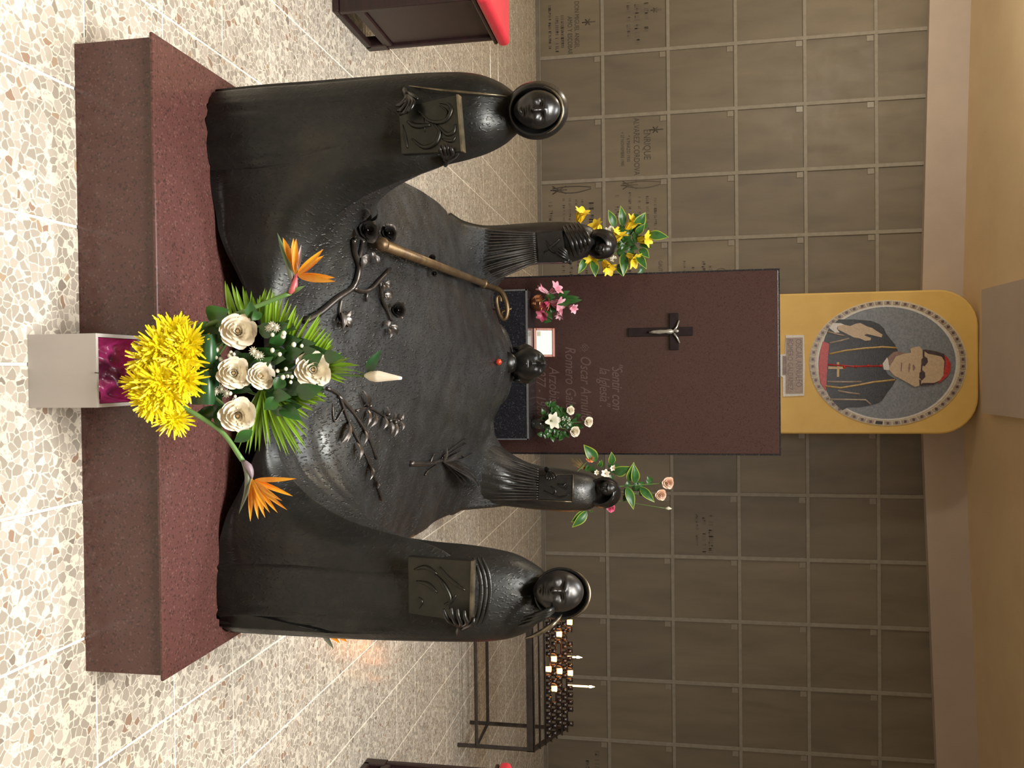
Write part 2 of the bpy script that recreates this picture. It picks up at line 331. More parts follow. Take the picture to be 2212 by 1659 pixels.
struct('baseboard_back', *boxg(XL, XR, YW-.05, YW+.02, 0, .045), noisy('curb_stone', (.20, .18, .15), (.16, .145, .12), 8, .5, world=True))
def txt(name, body, size, loc, m, parent, shear=0.0, align='LEFT', ext=.0012, ws=1.0, sx=1.0):
    cu = bpy.data.curves.new(name, 'FONT'); cu.body = body; cu.size = size; cu.shear = shear; cu.align_x = align; cu.extrude = ext; cu.resolution_u = 3; cu.space_character = ws
    o = bpy.data.objects.new(name, cu); COL.objects.link(o); bpy.context.view_layer.update()
    me = bpy.data.meshes.new_from_object(o.evaluated_get(bpy.context.evaluated_depsgraph_get())); bpy.data.objects.remove(o)
    v = np.array([q.co[:] for q in me.vertices])*np.array([sx, 1, 1]); f = [tuple(p.vertices) for p in me.polygons]; bpy.data.meshes.remove(me)
    W_ = np.stack([v[:, 0]+loc[0], loc[1]-v[:, 2], v[:, 1]+loc[2]], 1)
    par = list(range(len(v)))
    def fd(i):
        while par[i] != i: par[i] = par[par[i]]; i = par[i]
        return i
    for q in f:
        for i in q[1:]: par[fd(i)] = fd(q[0])
    xsh = v[:, 0]-shear*sx*v[:, 1]; comp = {}
    for i in range(len(v)):
        r_ = fd(i); c_ = comp.setdefault(r_, [xsh[i], xsh[i]]); c_[0] = min(c_[0], xsh[i]); c_[1] = max(c_[1], xsh[i])
    words = []; end = -1e9                       # a part for each word
    for r_, (lo, hi) in sorted(comp.items(), key=lambda q: q[1][0]):
        if lo-end > .11*size*sx: words.append(set())
        words[-1].add(r_); end = max(end, hi)
    o = None
    for w_ in words:
        ff = [q for q in f if fd(q[0]) in w_]; ids = sorted({i for q in ff for i in q}); mp_ = {i: k for k, i in enumerate(ids)}
        o = mk(name, W_[ids], [tuple(mp_[i] for i in q) for q in ff], m, parent, False)
    return o
def ptext(c, r, lines, m=INK, sx=.74):         # engraved lines on a niche panel: (dx from centre, dz, size, text)
    x, z = CX+CW*(c+.5), RZ+RH*(r+.5); p = PANEL[c, r]
    for dx, dz, s, b in lines: txt('inscription', b, s, (x+dx, YW-.001, z+dz), m, p, 0, 'CENTER', sx=sx)
def chirho(c, r, dx, dz, h, m=INK, rot=0.0):
    x, z = CX+CW*(c+.5)+dx, RZ+RH*(r+.5)+dz; R_ = .007
    th = np.linspace(-math.pi/2, math.pi/2, 9); loop = [(h*.2*math.cos(a), h*.3+h*.2*math.sin(a)) for a in th]
    segs = [[(0, -h*.5), (0, h*.5)], [(0, h*.5)]+loop[::-1], [(-h*.22, -h*.25), (h*.22, h*.1)], [(-h*.22, h*.1), (h*.22, -h*.25)]]
    cr, sr = math.cos(rot), math.sin(rot)
    mk('monogram', *join([tube([(x+a*cr-b*sr, YW-.001, z+a*sr+b*cr) for a, b in s], R_, 6) for s in segs]), m, PANEL[c, r])
def fishmark(c, r, dx, dz, h, m=INK):
    x, z = CX+CW*(c+.5)+dx, RZ+RH*(r+.5)+dz
    a = [(math.sin(q)*.05, -.5*h+h*q/math.pi) for q in np.linspace(0, math.pi*1.0, 9)]
    s1 = [(x+p*.9, YW-.001, z+q) for p, q in a]; s2 = [(x-.02+p*-.4, YW-.001, z+q) for p, q in a]
    s3 = [(x-.05, YW-.001, z-.15*h), (x+.05, YW-.001, z-.5*h)]; s4 = [(x+.05, YW-.001, z-.15*h), (x-.05, YW-.001, z-.5*h)]; s5 = [(x, YW-.001, z-.12*h), (x, YW-.001, z-.55*h)]
    mk('monogram', *join([tube(q, .006, 6) for q in (s1, s2, s3, s4, s5)]), m, PANEL[c, r])
def worn(c, r, lines, m=INKF):        # rows of worn-away letters: (dx, dz, row width, letter height)
    x, z = CX+CW*(c+.5), RZ+RH*(r+.5); q = []
    for dx, dz, w, h in lines:
        a = -w/2
        while a < w/2:
            b = h*random.uniform(.35, .7)
            if random.random() > .16:
                x0, z0 = x+dx+a, z+dz; q += [boxg(x0, x0+h*.16, YW-.0015, YW, z0, z0+h)]
                if random.random() > .3: q += [boxg(x0, x0+b*.8, YW-.0015, YW, z0+h*random.choice((0, .42, .84)), z0+h*random.choice((.16, .58, 1.0)))]
                if random.random() > .4: q += [boxg(x0+b*.64, x0+b*.8, YW-.0015, YW, z0, z0+h)]
            a += b+h*.18
    mk('inscription', *join(q), m, PANEL[c, r], False)
ptext(0, 0, [(0, .06, .085, 'DON MIGUEL ANGEL'), (.13, -.03, .085, 'AMO Y ESCOBAR')]); worn(0, 0, [(.06, -.12, .5, .04), (.1, -.19, .45, .04), (0, -.28, .55, .035)], INK); chirho(0, 0, -.02, .24, .17)
worn(0, 1, [(0, .12, .4, .05), (.06, 0, .5, .06), (0, -.1, .45, .045)]); chirho(0, 1, -.1, .27, .13, INKF)
ptext(2, 1, [(-.02, .10, .125, 'ENRIQUE'), (0, -.025, .104, 'ALVAREZ CORDOVA'), (.02, -.115, .062, '* 6 MARZO 1930'), (.02, -.19, .060, '+ 27 NOVIEMBRE 1980')]); chirho(2, 1, -.20, .26, .17)
worn(3, 0, [(.08, .22, .4, .06), (.06, .12, .45, .03), (.06, .04, .5, .03), (.06, -.04, .5, .03), (.06, -.12, .5, .03), (.0, -.30, .3, .05)]); fishmark(3, 0, -.30, .0, .5)
worn(3, 1, [(.06, .22, .4, .035), (.06, .12, .45, .035), (.06, .02, .45, .035), (.0, -.10, .45, .035), (-.05, -.27, .3, .05)]); fishmark(3, 1, -.32, .08, .5, INKF)
worn(4, 0, [(0, .16, .5, .04), (0, .06, .45, .04), (0, -.04, .5, .04), (0, -.14, .4, .04)])
ptext(4, 1, [(.0, .27, .07, 'GAUTSCH R.')]); worn(4, 1, [(0, .02, .4, .07), (0, -.12, .4, .05)], INK)
worn(4, 2, [(.05, -.02, .34, .045), (.05, .06, .22, .05), (.05, -.14, .2, .03), (0, -.25, .3, .03)])
x4, z4 = CX+CW*4.5+.05, RZ+RH*2.5+.22
mk('round_seal', *join([tube([(x4+.075*math.cos(a), YW-.001, z4+.075*math.sin(a)) for a in np.linspace(0, 6.283, 25)], .005, 6)]+[tube([(x4+q, YW-.001, z4-.06), (x4+q, YW-.001, z4+.06)], .004, 6) for q in (-.03, 0, .03)]), INKF, PANEL[4, 2])
worn(8, 2, [(.12, .04, .5, .055), (.08, -.04, .5, .045), (.06, -.12, .4, .03)])
worn(12, 0, [(-.1, .22, .3, .06), (-.1, .1, .2, .05)])
# beams and pier
def band(x0, x1, y0, y1, za0, za1, zb0, zb1):   # a wall beam whose edges slope
    v = [(x0, y0, za0), (x1, y0, za1), (x1, y1, za1), (x0, y1, za0), (x0, y0, zb0), (x1, y0, zb1), (x1, y1, zb1), (x0, y1, zb0)]
    return v, boxg(0, 1, 0, 1, 0, 1)[1]
struct('trim_1', *band(-7.0, -.06, 10.78, YW+.1, 4.610+.0283*6.9, 4.610, zl+.02, ZC+.02), BEAM)
struct('trim_2', *band(-.06, 7.0, 10.78, YW+.1, 4.603, 4.603+.0345*7.06, ZC+.02, zr+.02), BEAM)
struct('trim_3', *boxg(-.83, .50, 2.4, 9.85, 4.965, 5.10), BEAM)
# pier with rounded top corners
px0, px1, pz = -.872, .754, 5.055; rr = .42
out = [(px0, 0), (px1, 0)]+[(px1-rr+rr*math.cos(a), pz-rr+rr*math.sin(a)) for a in np.linspace(0, math.pi/2, 9)]+[(px0+rr-rr*math.sin(a), pz-rr+rr*math.cos(a)) for a in np.linspace(0, math.pi/2, 9)]
n = len(out); pv = [(a, 10.2, b) for a, b in out]+[(a, 10.84, b) for a, b in out]
pier = struct('wall_pier', pv, [tuple(range(n)), tuple(range(2*n-1, n-1, -1))]+[(i, i+n, (i+1) % n+n, (i+1) % n) for i in range(n)], PIER)
bevel(pier, .02, 2)
# ------------------------------------------------------------------ ceiling lamps (outside the picture)
for i, (p, sx, sy, pw, c) in enumerate(LAMPS):
    lab = ['wide white ceiling lamp above the visitor standing before the tomb', 'narrow ceiling lamp above the bronze tomb', 'dim ceiling lamp above the right aisle'][i]
    t_ = thing('ceiling_lamp', lab, 'lamp', (p[0], p[1], ZC), 'ceiling lamps')
    z0 = p[2]+.02
    fr = join([boxg(p[0]-sx/2-.04, p[0]+sx/2+.04, p[1]-sy/2-.04, p[1]+sy/2+.04, z0+.03, ZC)])
    mk('housing', *fr, WHITE, t_, False); mk('diffuser', *boxg(p[0]-sx/2, p[0]+sx/2, p[1]-sy/2, p[1]+sy/2, z0, z0+.03), LAMPW, t_, False)
pn = thing('globe_lamp', 'round pendant lamp hanging in the left aisle by the niche wall', 'lamp', (PEND[0], PEND[1], ZC))
mk('cord', *tube([(PEND[0], PEND[1], ZC), (PEND[0], PEND[1], PEND[2]+.2)], .008, 8), IRON, pn)
mk('globe_cap', *lathe([(.07, 0), (.07, .04), (.03, .06), (.001, .06)], (PEND[0], PEND[1], PEND[2]+.17), (0, 0, 1), 20), IRON, pn)
mk('globe_shade_ring', *lathe([(.075, 0), (.085, .02), (.075, .04)], (PEND[0], PEND[1], PEND[2]+.16), (0, 0, 1), 20), WHITE, pn)
# ------------------------------------------------------------------ plinth
PZ = .245
pl = thing('stone_plinth', 'long low plinth of polished red speckled granite carrying the bronze tomb', 'plinth', (-.05, 3.6, 0))
mk('base_block', *boxg(-.922, .822, 2.093, 5.14, 0, .233), GRAN, pl, False)
top = bevel(mk('top_slab', *boxg(-.934, .836, 2.083, 5.15, .233, PZ-.001), GRAN, pl, False), .0055, 3)
bevel(mk('top_inlay', *boxg(-.926, .828, 2.104, 5.142, PZ-.002, PZ), GRAN, pl, False), .0015, 1)
# ------------------------------------------------------------------ bronze tomb
tomb = thing('bronze_tomb', 'dark bronze tomb sculpture, a lying figure under a pall held by four hooded figures', 'sculpture', (0, 3.6, PZ))
def interp(x, xs, ys): return float(np.interp(x, xs, ys))
ridge_px = [(1000, 352), (930, 362), (860, 390), (790, 420), (740, 455), (690, 500), (650, 560), (620, 640), (603, 750), (596, 850), (598, 950), (612, 1005), (650, 1055), (700, 1095), (750, 1125), (820, 1150), (870, 1162), (950, 1172)]
YR = 2.45
RID = np.array([at(x, y, YR) for x, y in ridge_px]); 
def ridge(X): return interp(X, RID[:, 0], RID[:, 2])
CP = [(p[0], p[1], p[2]) for p in RID]
CP += [(-.80, 2.46, 1.0), (-.70, 2.46, 1.0), (-.80, 2.9, .60), (-.80, 3.29, .52), (-.80, 3.5, .547), (-.80, 3.7, .560), (-.80, 4.18, .527), (-.80, 4.43, .543), (-.79, 4.65, .66), (-.72, 4.85, .74)]
CP += [(.74, 2.46, 1.0), (.62, 2.46, 1.0), (.76, 3.0, .48), (.75, 3.65, .428), (.75, 3.79, .449), (.75, 4.17, .436), (.75, 4.41, .47), (.75, 4.61, .528), (.73, 4.72, .70), (.66, 4.85, .74)]
CP += [(-.58, 4.85, .70), (-.442, 4.85, .60), (-.307, 4.85, .628), (-.145, 4.85, .693), (-.05, 4.85, .705), (.096, 4.85, .676), (.231, 4.85, .62), (.271, 4.85, .592), (.365, 4.85, .605), (.5, 4.85, .70)]
CP += [(0, 2.75, .475), (0, 3.2, .555), (0, 3.7, .60), (0, 4.2, .635), (0, 4.55, .675), (-.4, 2.9, .565), (-.42, 3.4, .585), (-.42, 3.9, .595), (-.42, 4.4, .585), (.38, 2.85, .515), (.40, 3.3, .53), (.42, 3.8, .535), (.42, 4.3, .555),
       (-.62, 3.3, .575), (-.62, 4.0, .585), (.6, 3.3, .495), (.6, 4.0, .50), (-.2, 3.0, .535), (.2, 3.0, .525)]
CP = np.array(CP)
def _phi(d2): return np.where(d2 > 1e-12, .5*d2*np.log(d2+1e-12), 0)
_n = len(CP); K = _phi(((CP[:, None, :2]-CP[None, :, :2])**2).sum(-1))+np.eye(_n)*2e-3
Pm = np.hstack([np.ones((_n, 1)), CP[:, :2]]); A = np.zeros((_n+3, _n+3)); A[:_n, :_n] = K; A[:_n, _n:] = Pm; A[_n:, :_n] = Pm.T
SOL = np.linalg.solve(A, np.concatenate([CP[:, 2], np.zeros(3)]))
def pallz(X, Y):
    X = np.atleast_1d(np.asarray(X, float)); Y = np.atleast_1d(np.asarray(Y, float))
    return _phi((X[:, None]-CP[None, :, 0])**2+(Y[:, None]-CP[None, :, 1])**2)@SOL[:_n]+SOL[_n]+SOL[_n+1]*X+SOL[_n+2]*Y
def onpall(x, y, lift=0.0):            # where the line of sight meets the pall
    d = ray(x, y); d = d/d[1]; ys = np.linspace(2.44, 4.9, 240); z = CAM_H+d[2]*ys; h = z-(pallz(d[0]*ys, ys)+lift)
    k = np.argmax(h < 0)
    if h[k] >= 0: k = len(ys)-1
    return np.array([d[0]*ys[k], ys[k], z[k]])
nx, ny = 120, 110
xs = np.linspace(-.80, .76, nx); ysr = 2.45+(4.86-2.45)*np.linspace(0, 1, ny)**1.15
XX, YY = np.meshgrid(xs, ysr); ZZ = pallz(XX.ravel(), YY.ravel()).reshape(XX.shape)
ZZ = np.minimum(ZZ, 1.0)
# creases flowing from the near figures and the collar crease at the chest
dR = YY-YR
fl1 = np.clip((XX+.72)*12, 0, 1)*np.clip((-.18-XX)*7, 0, 1)*np.clip((.20-dR)*12, 0, 1); ZZ += .0055*fl1*np.sin(2*math.pi*dR/(.040+.02*np.clip(XX+.6, 0, 1)))
fl2 = np.clip((.66-XX)*12, 0, 1)*np.clip((XX-.12)*6, 0, 1)*np.clip((.36-dR)*8, 0, 1); ZZ -= .016*fl2*np.exp(-((dR-.13)/.022)**2)+.012*fl2*np.exp(-((dR-.24)/.028)**2)
cr_ = np.exp(-((XX+.05)/.006)**2)*np.clip((YY-4.35)/.2, 0, 1)*np.clip((4.74-YY)/.04, 0, 1); ZZ -= .02*cr_
for sx in (-1, 1):
    dX = (XX+.05)*sx; line = 4.72-.45*dX; ZZ += .012*np.clip((YY-line)/.02, 0, 1)*np.clip(dX*30, 0, 1)*np.clip((.42-dX)*20, 0, 1)
ZZ += .0022*np.sin(31*XX+9*YY)*np.sin(17*YY-5*XX)
V = np.stack([XX, YY, ZZ], -1)
# rim rolls over at the near edge, then falls as a front curtain whose hem lifts in an arch
hemx = [-.80, -.55, -.45, -.37, -.30, -.22, -.12, .10, .21, .31, .42, .52, .80]; hemz = [PZ, PZ, .256, .282, .312, .350, .385, .385, .372, .325, .275, PZ, PZ]
rowsV = [V[j] for j in range(ny)]
front = []
for k in range(14):
    q = ((k+1)/14)**1.5; line = []
    for i, X in enumerate(xs):
        zt = ZZ[0, i]; zb = min(max(interp(X, hemx, hemz), PZ), zt-.03); z = zt+(zb-zt)*q
        fwd = interp(X, [-.80, -.55, -.35, -.10, .10, .35, .50, .76], [.094, .088, .060, .042, .042, .060, .084, .090])
        fold = .006*math.sin(30*X+4*q)*(1-math.exp(-((X)/.25)**2))*q
        line.append((X, YR-fwd*math.sin(min(1, q*2.2)*math.pi*.5)+.012*q+fold, z))
    front.append(np.array(line))
inner = np.array([(p[0], p[1]+.05, p[2]+.012) for p in front[-1]])
allrows = [inner]+front[::-1]+rowsV
far = np.array([(p[0], p[1]+.05, p[2]-.10) for p in rowsV[-1]]); far2 = np.array([(p[0], p[1]+.09, PZ) for p in rowsV[-1]])
allrows += [far, far2]
G = np.array(allrows); nr = len(G)
L = [];
sideL = np.array([(p[0]-.012, p[1], max(PZ, p[2]-.035)) for p in G[:, 0]]); sideL2 = np.array([(p[0]+.05, p[1], PZ) for p in G[:, 0]])
sideR = np.array([(p[0]+.012, p[1], max(PZ, p[2]-.035)) for p in G[:, -1]]); sideR2 = np.array([(p[0]-.05, p[1], PZ) for p in G[:, -1]])
G = np.concatenate([sideL2[:, None], sideL[:, None], G, sideR[:, None], sideR2[:, None]], 1); nc = G.shape[1]
fc = [(j*nc+i, j*nc+i+1, (j+1)*nc+i+1, (j+1)*nc+i) for j in range(nr-1) for i in range(nc-1)]
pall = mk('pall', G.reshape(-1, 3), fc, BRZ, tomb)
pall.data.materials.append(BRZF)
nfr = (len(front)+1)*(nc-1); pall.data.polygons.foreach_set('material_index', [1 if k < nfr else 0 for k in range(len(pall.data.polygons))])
pall['label'] = 'dark hammered bronze pall with a lifted front hem'
# hooded figures --------------------------------------------------------------
def body(levels, yc, name, m, pleat=.010, nseg=72, seed=0):
    lv = []
    for (x, yo, yi, dep, ycz) in levels:
        a, b = at(x, min(yo, yi), ycz), at(x, max(yo, yi), ycz); lv.append((a[0], b[0], (a[2]+b[2])/2, dep, ycz))
    lv = catmull(np.array(lv), 6); V = []; m_ = len(lv)
    for k, (a, b, z, dep, y0) in enumerate(lv):
        t_ = k/(m_-1); cx, rx, ry = (a+b)/2, (b-a)/2, dep/2
        for s in range(nseg):
            th = 2*math.pi*s/nseg; c_, s_ = math.cos(th), math.sin(th); e = .55+.27*min(1, t_*4)
            px_, py_ = math.copysign(abs(c_)**e, c_), math.copysign(abs(s_)**e, s_)
            amp = pleat*(1-t_)**.6*(.5+.5*math.sin(7*th+seed))*max(0, 1-t_*1.15)
            w = 1+amp/max(ry, .05)*math.sin(26*th+2.2*t_*math.sin(th*3+seed)+seed)
            V.append((cx+rx*px_*(1+(w-1)*.3), y0+ry*py_*w, z))
    f = [(k*nseg+s, k*nseg+(s+1) % nseg, (k+1)*nseg+(s+1) % nseg, (k+1)*nseg+s) for k in range(m_-1) for s in range(nseg)]
    f += [tuple(range(nseg))[::-1], tuple((m_-1)*nseg+s for s in range(nseg))]
    V = np.array(V); V[:, 2] = np.maximum(V[:, 2], PZ+.001)
    return mk(name, V, f, m, tomb)
def hood(fig, c, r, d, up=(0, 0, 1), a0=52, tall=1.12, deep=.25, m=None, rim=True, folds=0.0):
    prof = [(0, deep*r)]; a0r = math.radians(a0)
    for q in np.linspace(.25, 1, 5): prof.append((math.sin(a0r)*r*q*.94, r*(deep+(math.cos(a0r)-deep)*q**2)))
    prof += [(math.sin(a0r)*r*.99, r*(math.cos(a0r)+.05)), (math.sin(a0r)*r*1.06, r*(math.cos(a0r)+.03))]
    for a in np.linspace(a0r+.18, math.pi, 14): prof.append((max(math.sin(a)*r*1.04, 1e-6), math.cos(a)*r*1.04))
    v, f = lathe(prof, (0, 0, 0), (0, 0, 1), 40)        # local: z is forward
    s, u, dd = frame(d, up)
    if folds:
        a = np.arctan2(v[:, 1], v[:, 0]); rad = np.hypot(v[:, 0], v[:, 1]); k = 1+folds*np.sin(a*1.0+v[:, 2]/r*14)*np.clip((rad/r-.75)*4, 0, 1); v = v*k[:, None]
    w = np.asarray(c)+v[:, :1]*s+v[:, 1:2]*u*tall+v[:, 2:3]*dd
    o = recalc(mk('hood', w, f, m or BRZS, fig))
    if rim:
        th = np.linspace(math.radians(20), math.radians(160), 24); R_ = math.sin(a0r)*r*1.06
        p = [np.asarray(c)+s*(R_*math.cos(a))+u*(R_*tall*math.sin(a))+dd*(r*(math.cos(a0r)+.04)) for a in th]
        mk('hood_rim', *tube(p, [.001, .0045, .006, .0045, .001], 8), RIM, fig)
    return o
def face(fig, c, h, d, up=(0, 0, 1), m=None):
    s, u, dd = frame(d, up); w, dp = h*.40, h*.40
    def gs(x, y, x0, y0, sx, sy): return math.exp(-((x-x0)/sx)**2-((y-y0)/sy)**2)
    def fn(a, b):
        th = math.pi*a; ph = 2*math.pi*b; x, y, z = math.sin(th)*math.cos(ph), math.cos(th), math.sin(th)*math.sin(ph)
        taper = 1-.22*max(0, -y)**1.5
        X, Y, Z = x*w*taper, y*h*.5, z*dp
        if z > 0:
            Z += h*(.125*gs(x, y, 0, .06, .075, .24)+.115*gs(x, y, 0, -.11, .12, .085)+.060*gs(x, y, 0, .36, .50, .075)-.085*gs(x, y, .33, .19, .18, .10)-.085*gs(x, y, -.33, .19, .18, .10)
                  + .045*gs(x, y, .34, .15, .12, .05)+.045*gs(x, y, -.34, .15, .12, .05)+.070*gs(x, y, 0, -.345, .22, .045)-.045*gs(x, y, 0, -.40, .26, .018)+.065*gs(x, y, 0, -.455, .17, .045)-.04*gs(x, y, 0, -.58, .2, .05)+.065*gs(x, y, 0, -.76, .22, .13)+.045*gs(x, y, .50, -.12, .18, .16)+.045*gs(x, y, -.50, -.12, .18, .16))
        return np.asarray(c)+s*X+u*Y+dd*Z
    v, f = grid(60, 88, fn); return recalc(mk('face', v, f, m or BRZX, fig))
def book(fig, q, Y, th, m=BRZB, ybot=None, relief=None, rimtop=True):
    # q: bottom-left, bottom-right, top-right, top-left pixels; the bottom may lie deeper
    yb = ybot if ybot is not None else Y
    c = [at(*q[0], yb), at(*q[1], yb), at(*q[2], Y), at(*q[3], Y)]
    nrm = np.cross(c[1]-c[0], c[3]-c[0]); nrm /= np.linalg.norm(nrm)
    if nrm[1] > 0: nrm = -nrm
    b = [p-nrm*th for p in c]
    o = bevel(mk('book', c+b, [(0, 1, 2, 3), (7, 6, 5, 4), (0, 4, 5, 1), (1, 5, 6, 2), (2, 6, 7, 3), (3, 7, 4, 0)], m, fig, False), .003, 2)
    if rimtop:
        e = [c[3]+nrm*.0015, c[2]+nrm*.0015, c[2]-nrm*(th*.9), c[3]-nrm*(th*.9)]; up = np.array([0, 0, .003])
        mk('book_top_edge', [p-up for p in e]+[p+up for p in e], [(0, 1, 2, 3), (7, 6, 5, 4), (0, 4, 5, 1), (1, 5, 6, 2), (2, 6, 7, 3), (3, 7, 4, 0)], RIM, fig, False)
    if relief:
        P = []
        for pts, r in relief:
            pp = []
            for (x, y) in pts:
                d_ = ray(x, y); o_ = np.array([0, 0, CAM_H]); tt = ((c[0]-o_)@nrm)/(d_@nrm); pp.append(o_+d_*tt+nrm*r*.2)
            P.append(tube(catmull(pp, 4) if len(pp) > 2 else pp, [r*.4, r, r, r*.4], 7))
        mk('cover_relief', *join(P), m, fig)
    return o
def hand(fig, wrist, palm, fingers, thumb, r=.0065, m=None):
    w, p = np.asarray(wrist), np.asarray(palm); parts = [tube(catmull([w, (w+p)/2, p]), [r*2.0, r*2.3, r*2.5, r*1.5], 12, True, .7)]
    for fg in fingers: parts.append(tube(catmull([p]+[np.asarray(q) for q in fg], 5), [r*1.1, r*1.05, r, r*.9, r*.55], 9))
    parts.append(tube(catmull([(w+p)/2]+[np.asarray(q) for q in thumb], 5), [r*1.2, r*1.15, r, r*.6], 9))
    return mk('hand', *join(parts), m or BRZS, fig)
D0 = .36
# near left
LL = [(446, 222, 425, .36, 2.535), (500, 213, 424, .36, 2.53), (600, 199, 420, .36, 2.52), (700, 187, 412, .34, 2.52), (780, 180, 398, .33, 2.52), (840, 175, 381, .32, 2.52), (900, 170, 362, .30, 2.52), (960, 166, 350, .28, 2.52), (1010, 165, 338, .26, 2.52), (1050, 170, 325, .23, 2.52), (1085, 183, 308, .18, 2.53), (1110, 200, 288, .14, 2.54), (1130, 215, 270, .10, 2.54)]
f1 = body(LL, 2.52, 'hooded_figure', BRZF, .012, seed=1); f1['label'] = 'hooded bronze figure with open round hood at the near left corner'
c1 = at(1160, 239, 2.50); hood(f1, c1, .081, at(1160, 239, 2.0)-c1+np.array([.0, 0, -.05]), a0=55, deep=.0)
face(f1, at(1160, 237, 2.436), .136, at(1160, 237, 2.0)-c1+np.array([.0, 0, -.02]))
book(f1, [(860, 234), (866, 333), (998, 327), (988, 204)], 2.315, .024, ybot=2.345, relief=[
    ([(905, 240), (930, 262), (960, 262), (975, 240), (968, 225), (950, 222)], .006), ([(915, 250), (918, 285)], .004), ([(950, 228), (965, 240), (962, 255), (948, 262)], .004), ([(890, 300), (915, 318), (940, 310), (950, 285), (938, 268)], .007), ([(945, 270), (965, 290), (980, 285), (984, 268)], .006), ([(880, 262), (900, 272), (930, 270)], .008), ([(955, 300), (975, 305), (985, 295)], .005), ([(870, 270), (876, 300), (880, 320)], .005)])
hand(f1, at(872, 192, 2.42), at(878, 207, 2.35), [[at(876, 216, 2.312), at(866, 226, 2.306), at(856, 229, 2.310)], [at(880, 220, 2.31), at(868, 236, 2.303), at(858, 240, 2.31)], [at(886, 221, 2.308), at(876, 240, 2.30), at(864, 248, 2.31)], [at(893, 219, 2.308), at(886, 236, 2.30), at(878, 244, 2.31)]], [at(893, 208, 2.33), at(903, 214, 2.32)])
hand(f1, at(962, 352, 2.46), at(962, 342, 2.40), [[at(956, 333, 2.335), at(951, 324, 2.312), at(950, 314, 2.308)], [at(963, 332, 2.333), at(960, 322, 2.31), at(957, 311, 2.306)], [at(970, 332, 2.333), at(968, 322, 2.31), at(965, 311, 2.306)], [at(977, 333, 2.333), at(976, 325, 2.31), at(974, 316, 2.306)]], [at(982, 336, 2.35), at(988, 326, 2.33)])
mk('cloak_edge', *tube(catmull([at(850, 181, 2.40), at(930, 192, 2.37), at(1000, 199, 2.38), at(1060, 204, 2.41), at(1096, 208, 2.45)]), [.001, .003, .004, .003, .001], 8), RIM, f1)
# near right
LR = [(466, 1168, 1343, .36, 2.55), (520, 1158, 1348, .36, 2.545), (600, 1152, 1356, .36, 2.54), (700, 1153, 1364, .36, 2.53), (780, 1156, 1369, .35, 2.53), (850, 1163, 1372, .34, 2.53), (930, 1174, 1375, .32, 2.53), (1000, 1180, 1377, .30, 2.53), (1060, 1188, 1378, .26, 2.53), (1110, 1199, 1372, .22, 2.54), (1145, 1216, 1358, .18, 2.55), (1170, 1232, 1335, .13, 2.56), (1190, 1250, 1312, .09, 2.56)]
f2 = body(LR, 2.53, 'hooded_figure', BRZF, .012, seed=4); f2['label'] = 'hooded bronze figure with uncovered face at the near right corner'
c2 = at(1214, 1282, 2.515); hood(f2, c2, .075, at(1212, 1272, 2.0)-c2+np.array([0, 0, -.04]), a0=70, deep=-.15)
face(f2, at(1206, 1277, 2.460), .150, at(1212, 1274, 2.0)-c2+np.array([0, 0, -.05]))
book(f2, [(880, 1202), (882, 1325), (1016, 1346), (1020, 1212)], 2.325, .024, ybot=2.355, relief=[
    ([(950, 1225), (965, 1245), (985, 1262), (1005, 1275)], .006), ([(940, 1240), (958, 1262), (972, 1290), (970, 1315)], .007), ([(905, 1290), (912, 1300), (905, 1315)], .004), ([(895, 1230), (920, 1225), (945, 1240)], .006), ([(985, 1285), (975, 1300), (960, 1305)], .005), ([(900, 1255), (925, 1262), (945, 1280)], .006)])
hand(f2, at(990, 1368, 2.44), at(992, 1352, 2.37), [[at(972, 1342, 2.318), at(962, 1328, 2.305), at(958, 1315, 2.305)], [at(984, 1344, 2.315), at(977, 1328, 2.30), at(974, 1312, 2.302)], [at(996, 1346, 2.313), at(990, 1330, 2.297), at(988, 1314, 2.30)], [at(1008, 1346, 2.313), at(1004, 1332, 2.297), at(1003, 1318, 2.30)]], [at(1018, 1348, 2.33), at(1024, 1334, 2.325)])
sl = [at(1022, 1205, 2.36), at(1036, 1240, 2.35), at(1040, 1280, 2.35), at(1034, 1320, 2.35), at(1022, 1352, 2.37)]
mk('sleeve_folds', *join([tube(catmull([p+np.array([0, .004*k, .012*k]) for p in sl]), [.003, .007, .008, .006, .003], 8) for k in range(3)]), BRZF, f2)
mk('cloak_edge', *tube(catmull([at(1134, 1379, 2.45), at(1160, 1370, 2.42), at(1188, 1353, 2.41), at(1205, 1338, 2.43), at(1213, 1328, 2.45)]), [.002, .007, .008, .006, .002], 8), RIM, f2)
mk('veil_folds', *join([tube(catmull([at(1120+6*k, 1352-9*k, 2.42), at(1150+5*k, 1344-8*k, 2.40), at(1180+3*k, 1330-6*k, 2.40), at(1200, 1318-4*k, 2.43)]), [.003, .009, .009, .003], 8) for k in range(3)]), BRZF, f2)
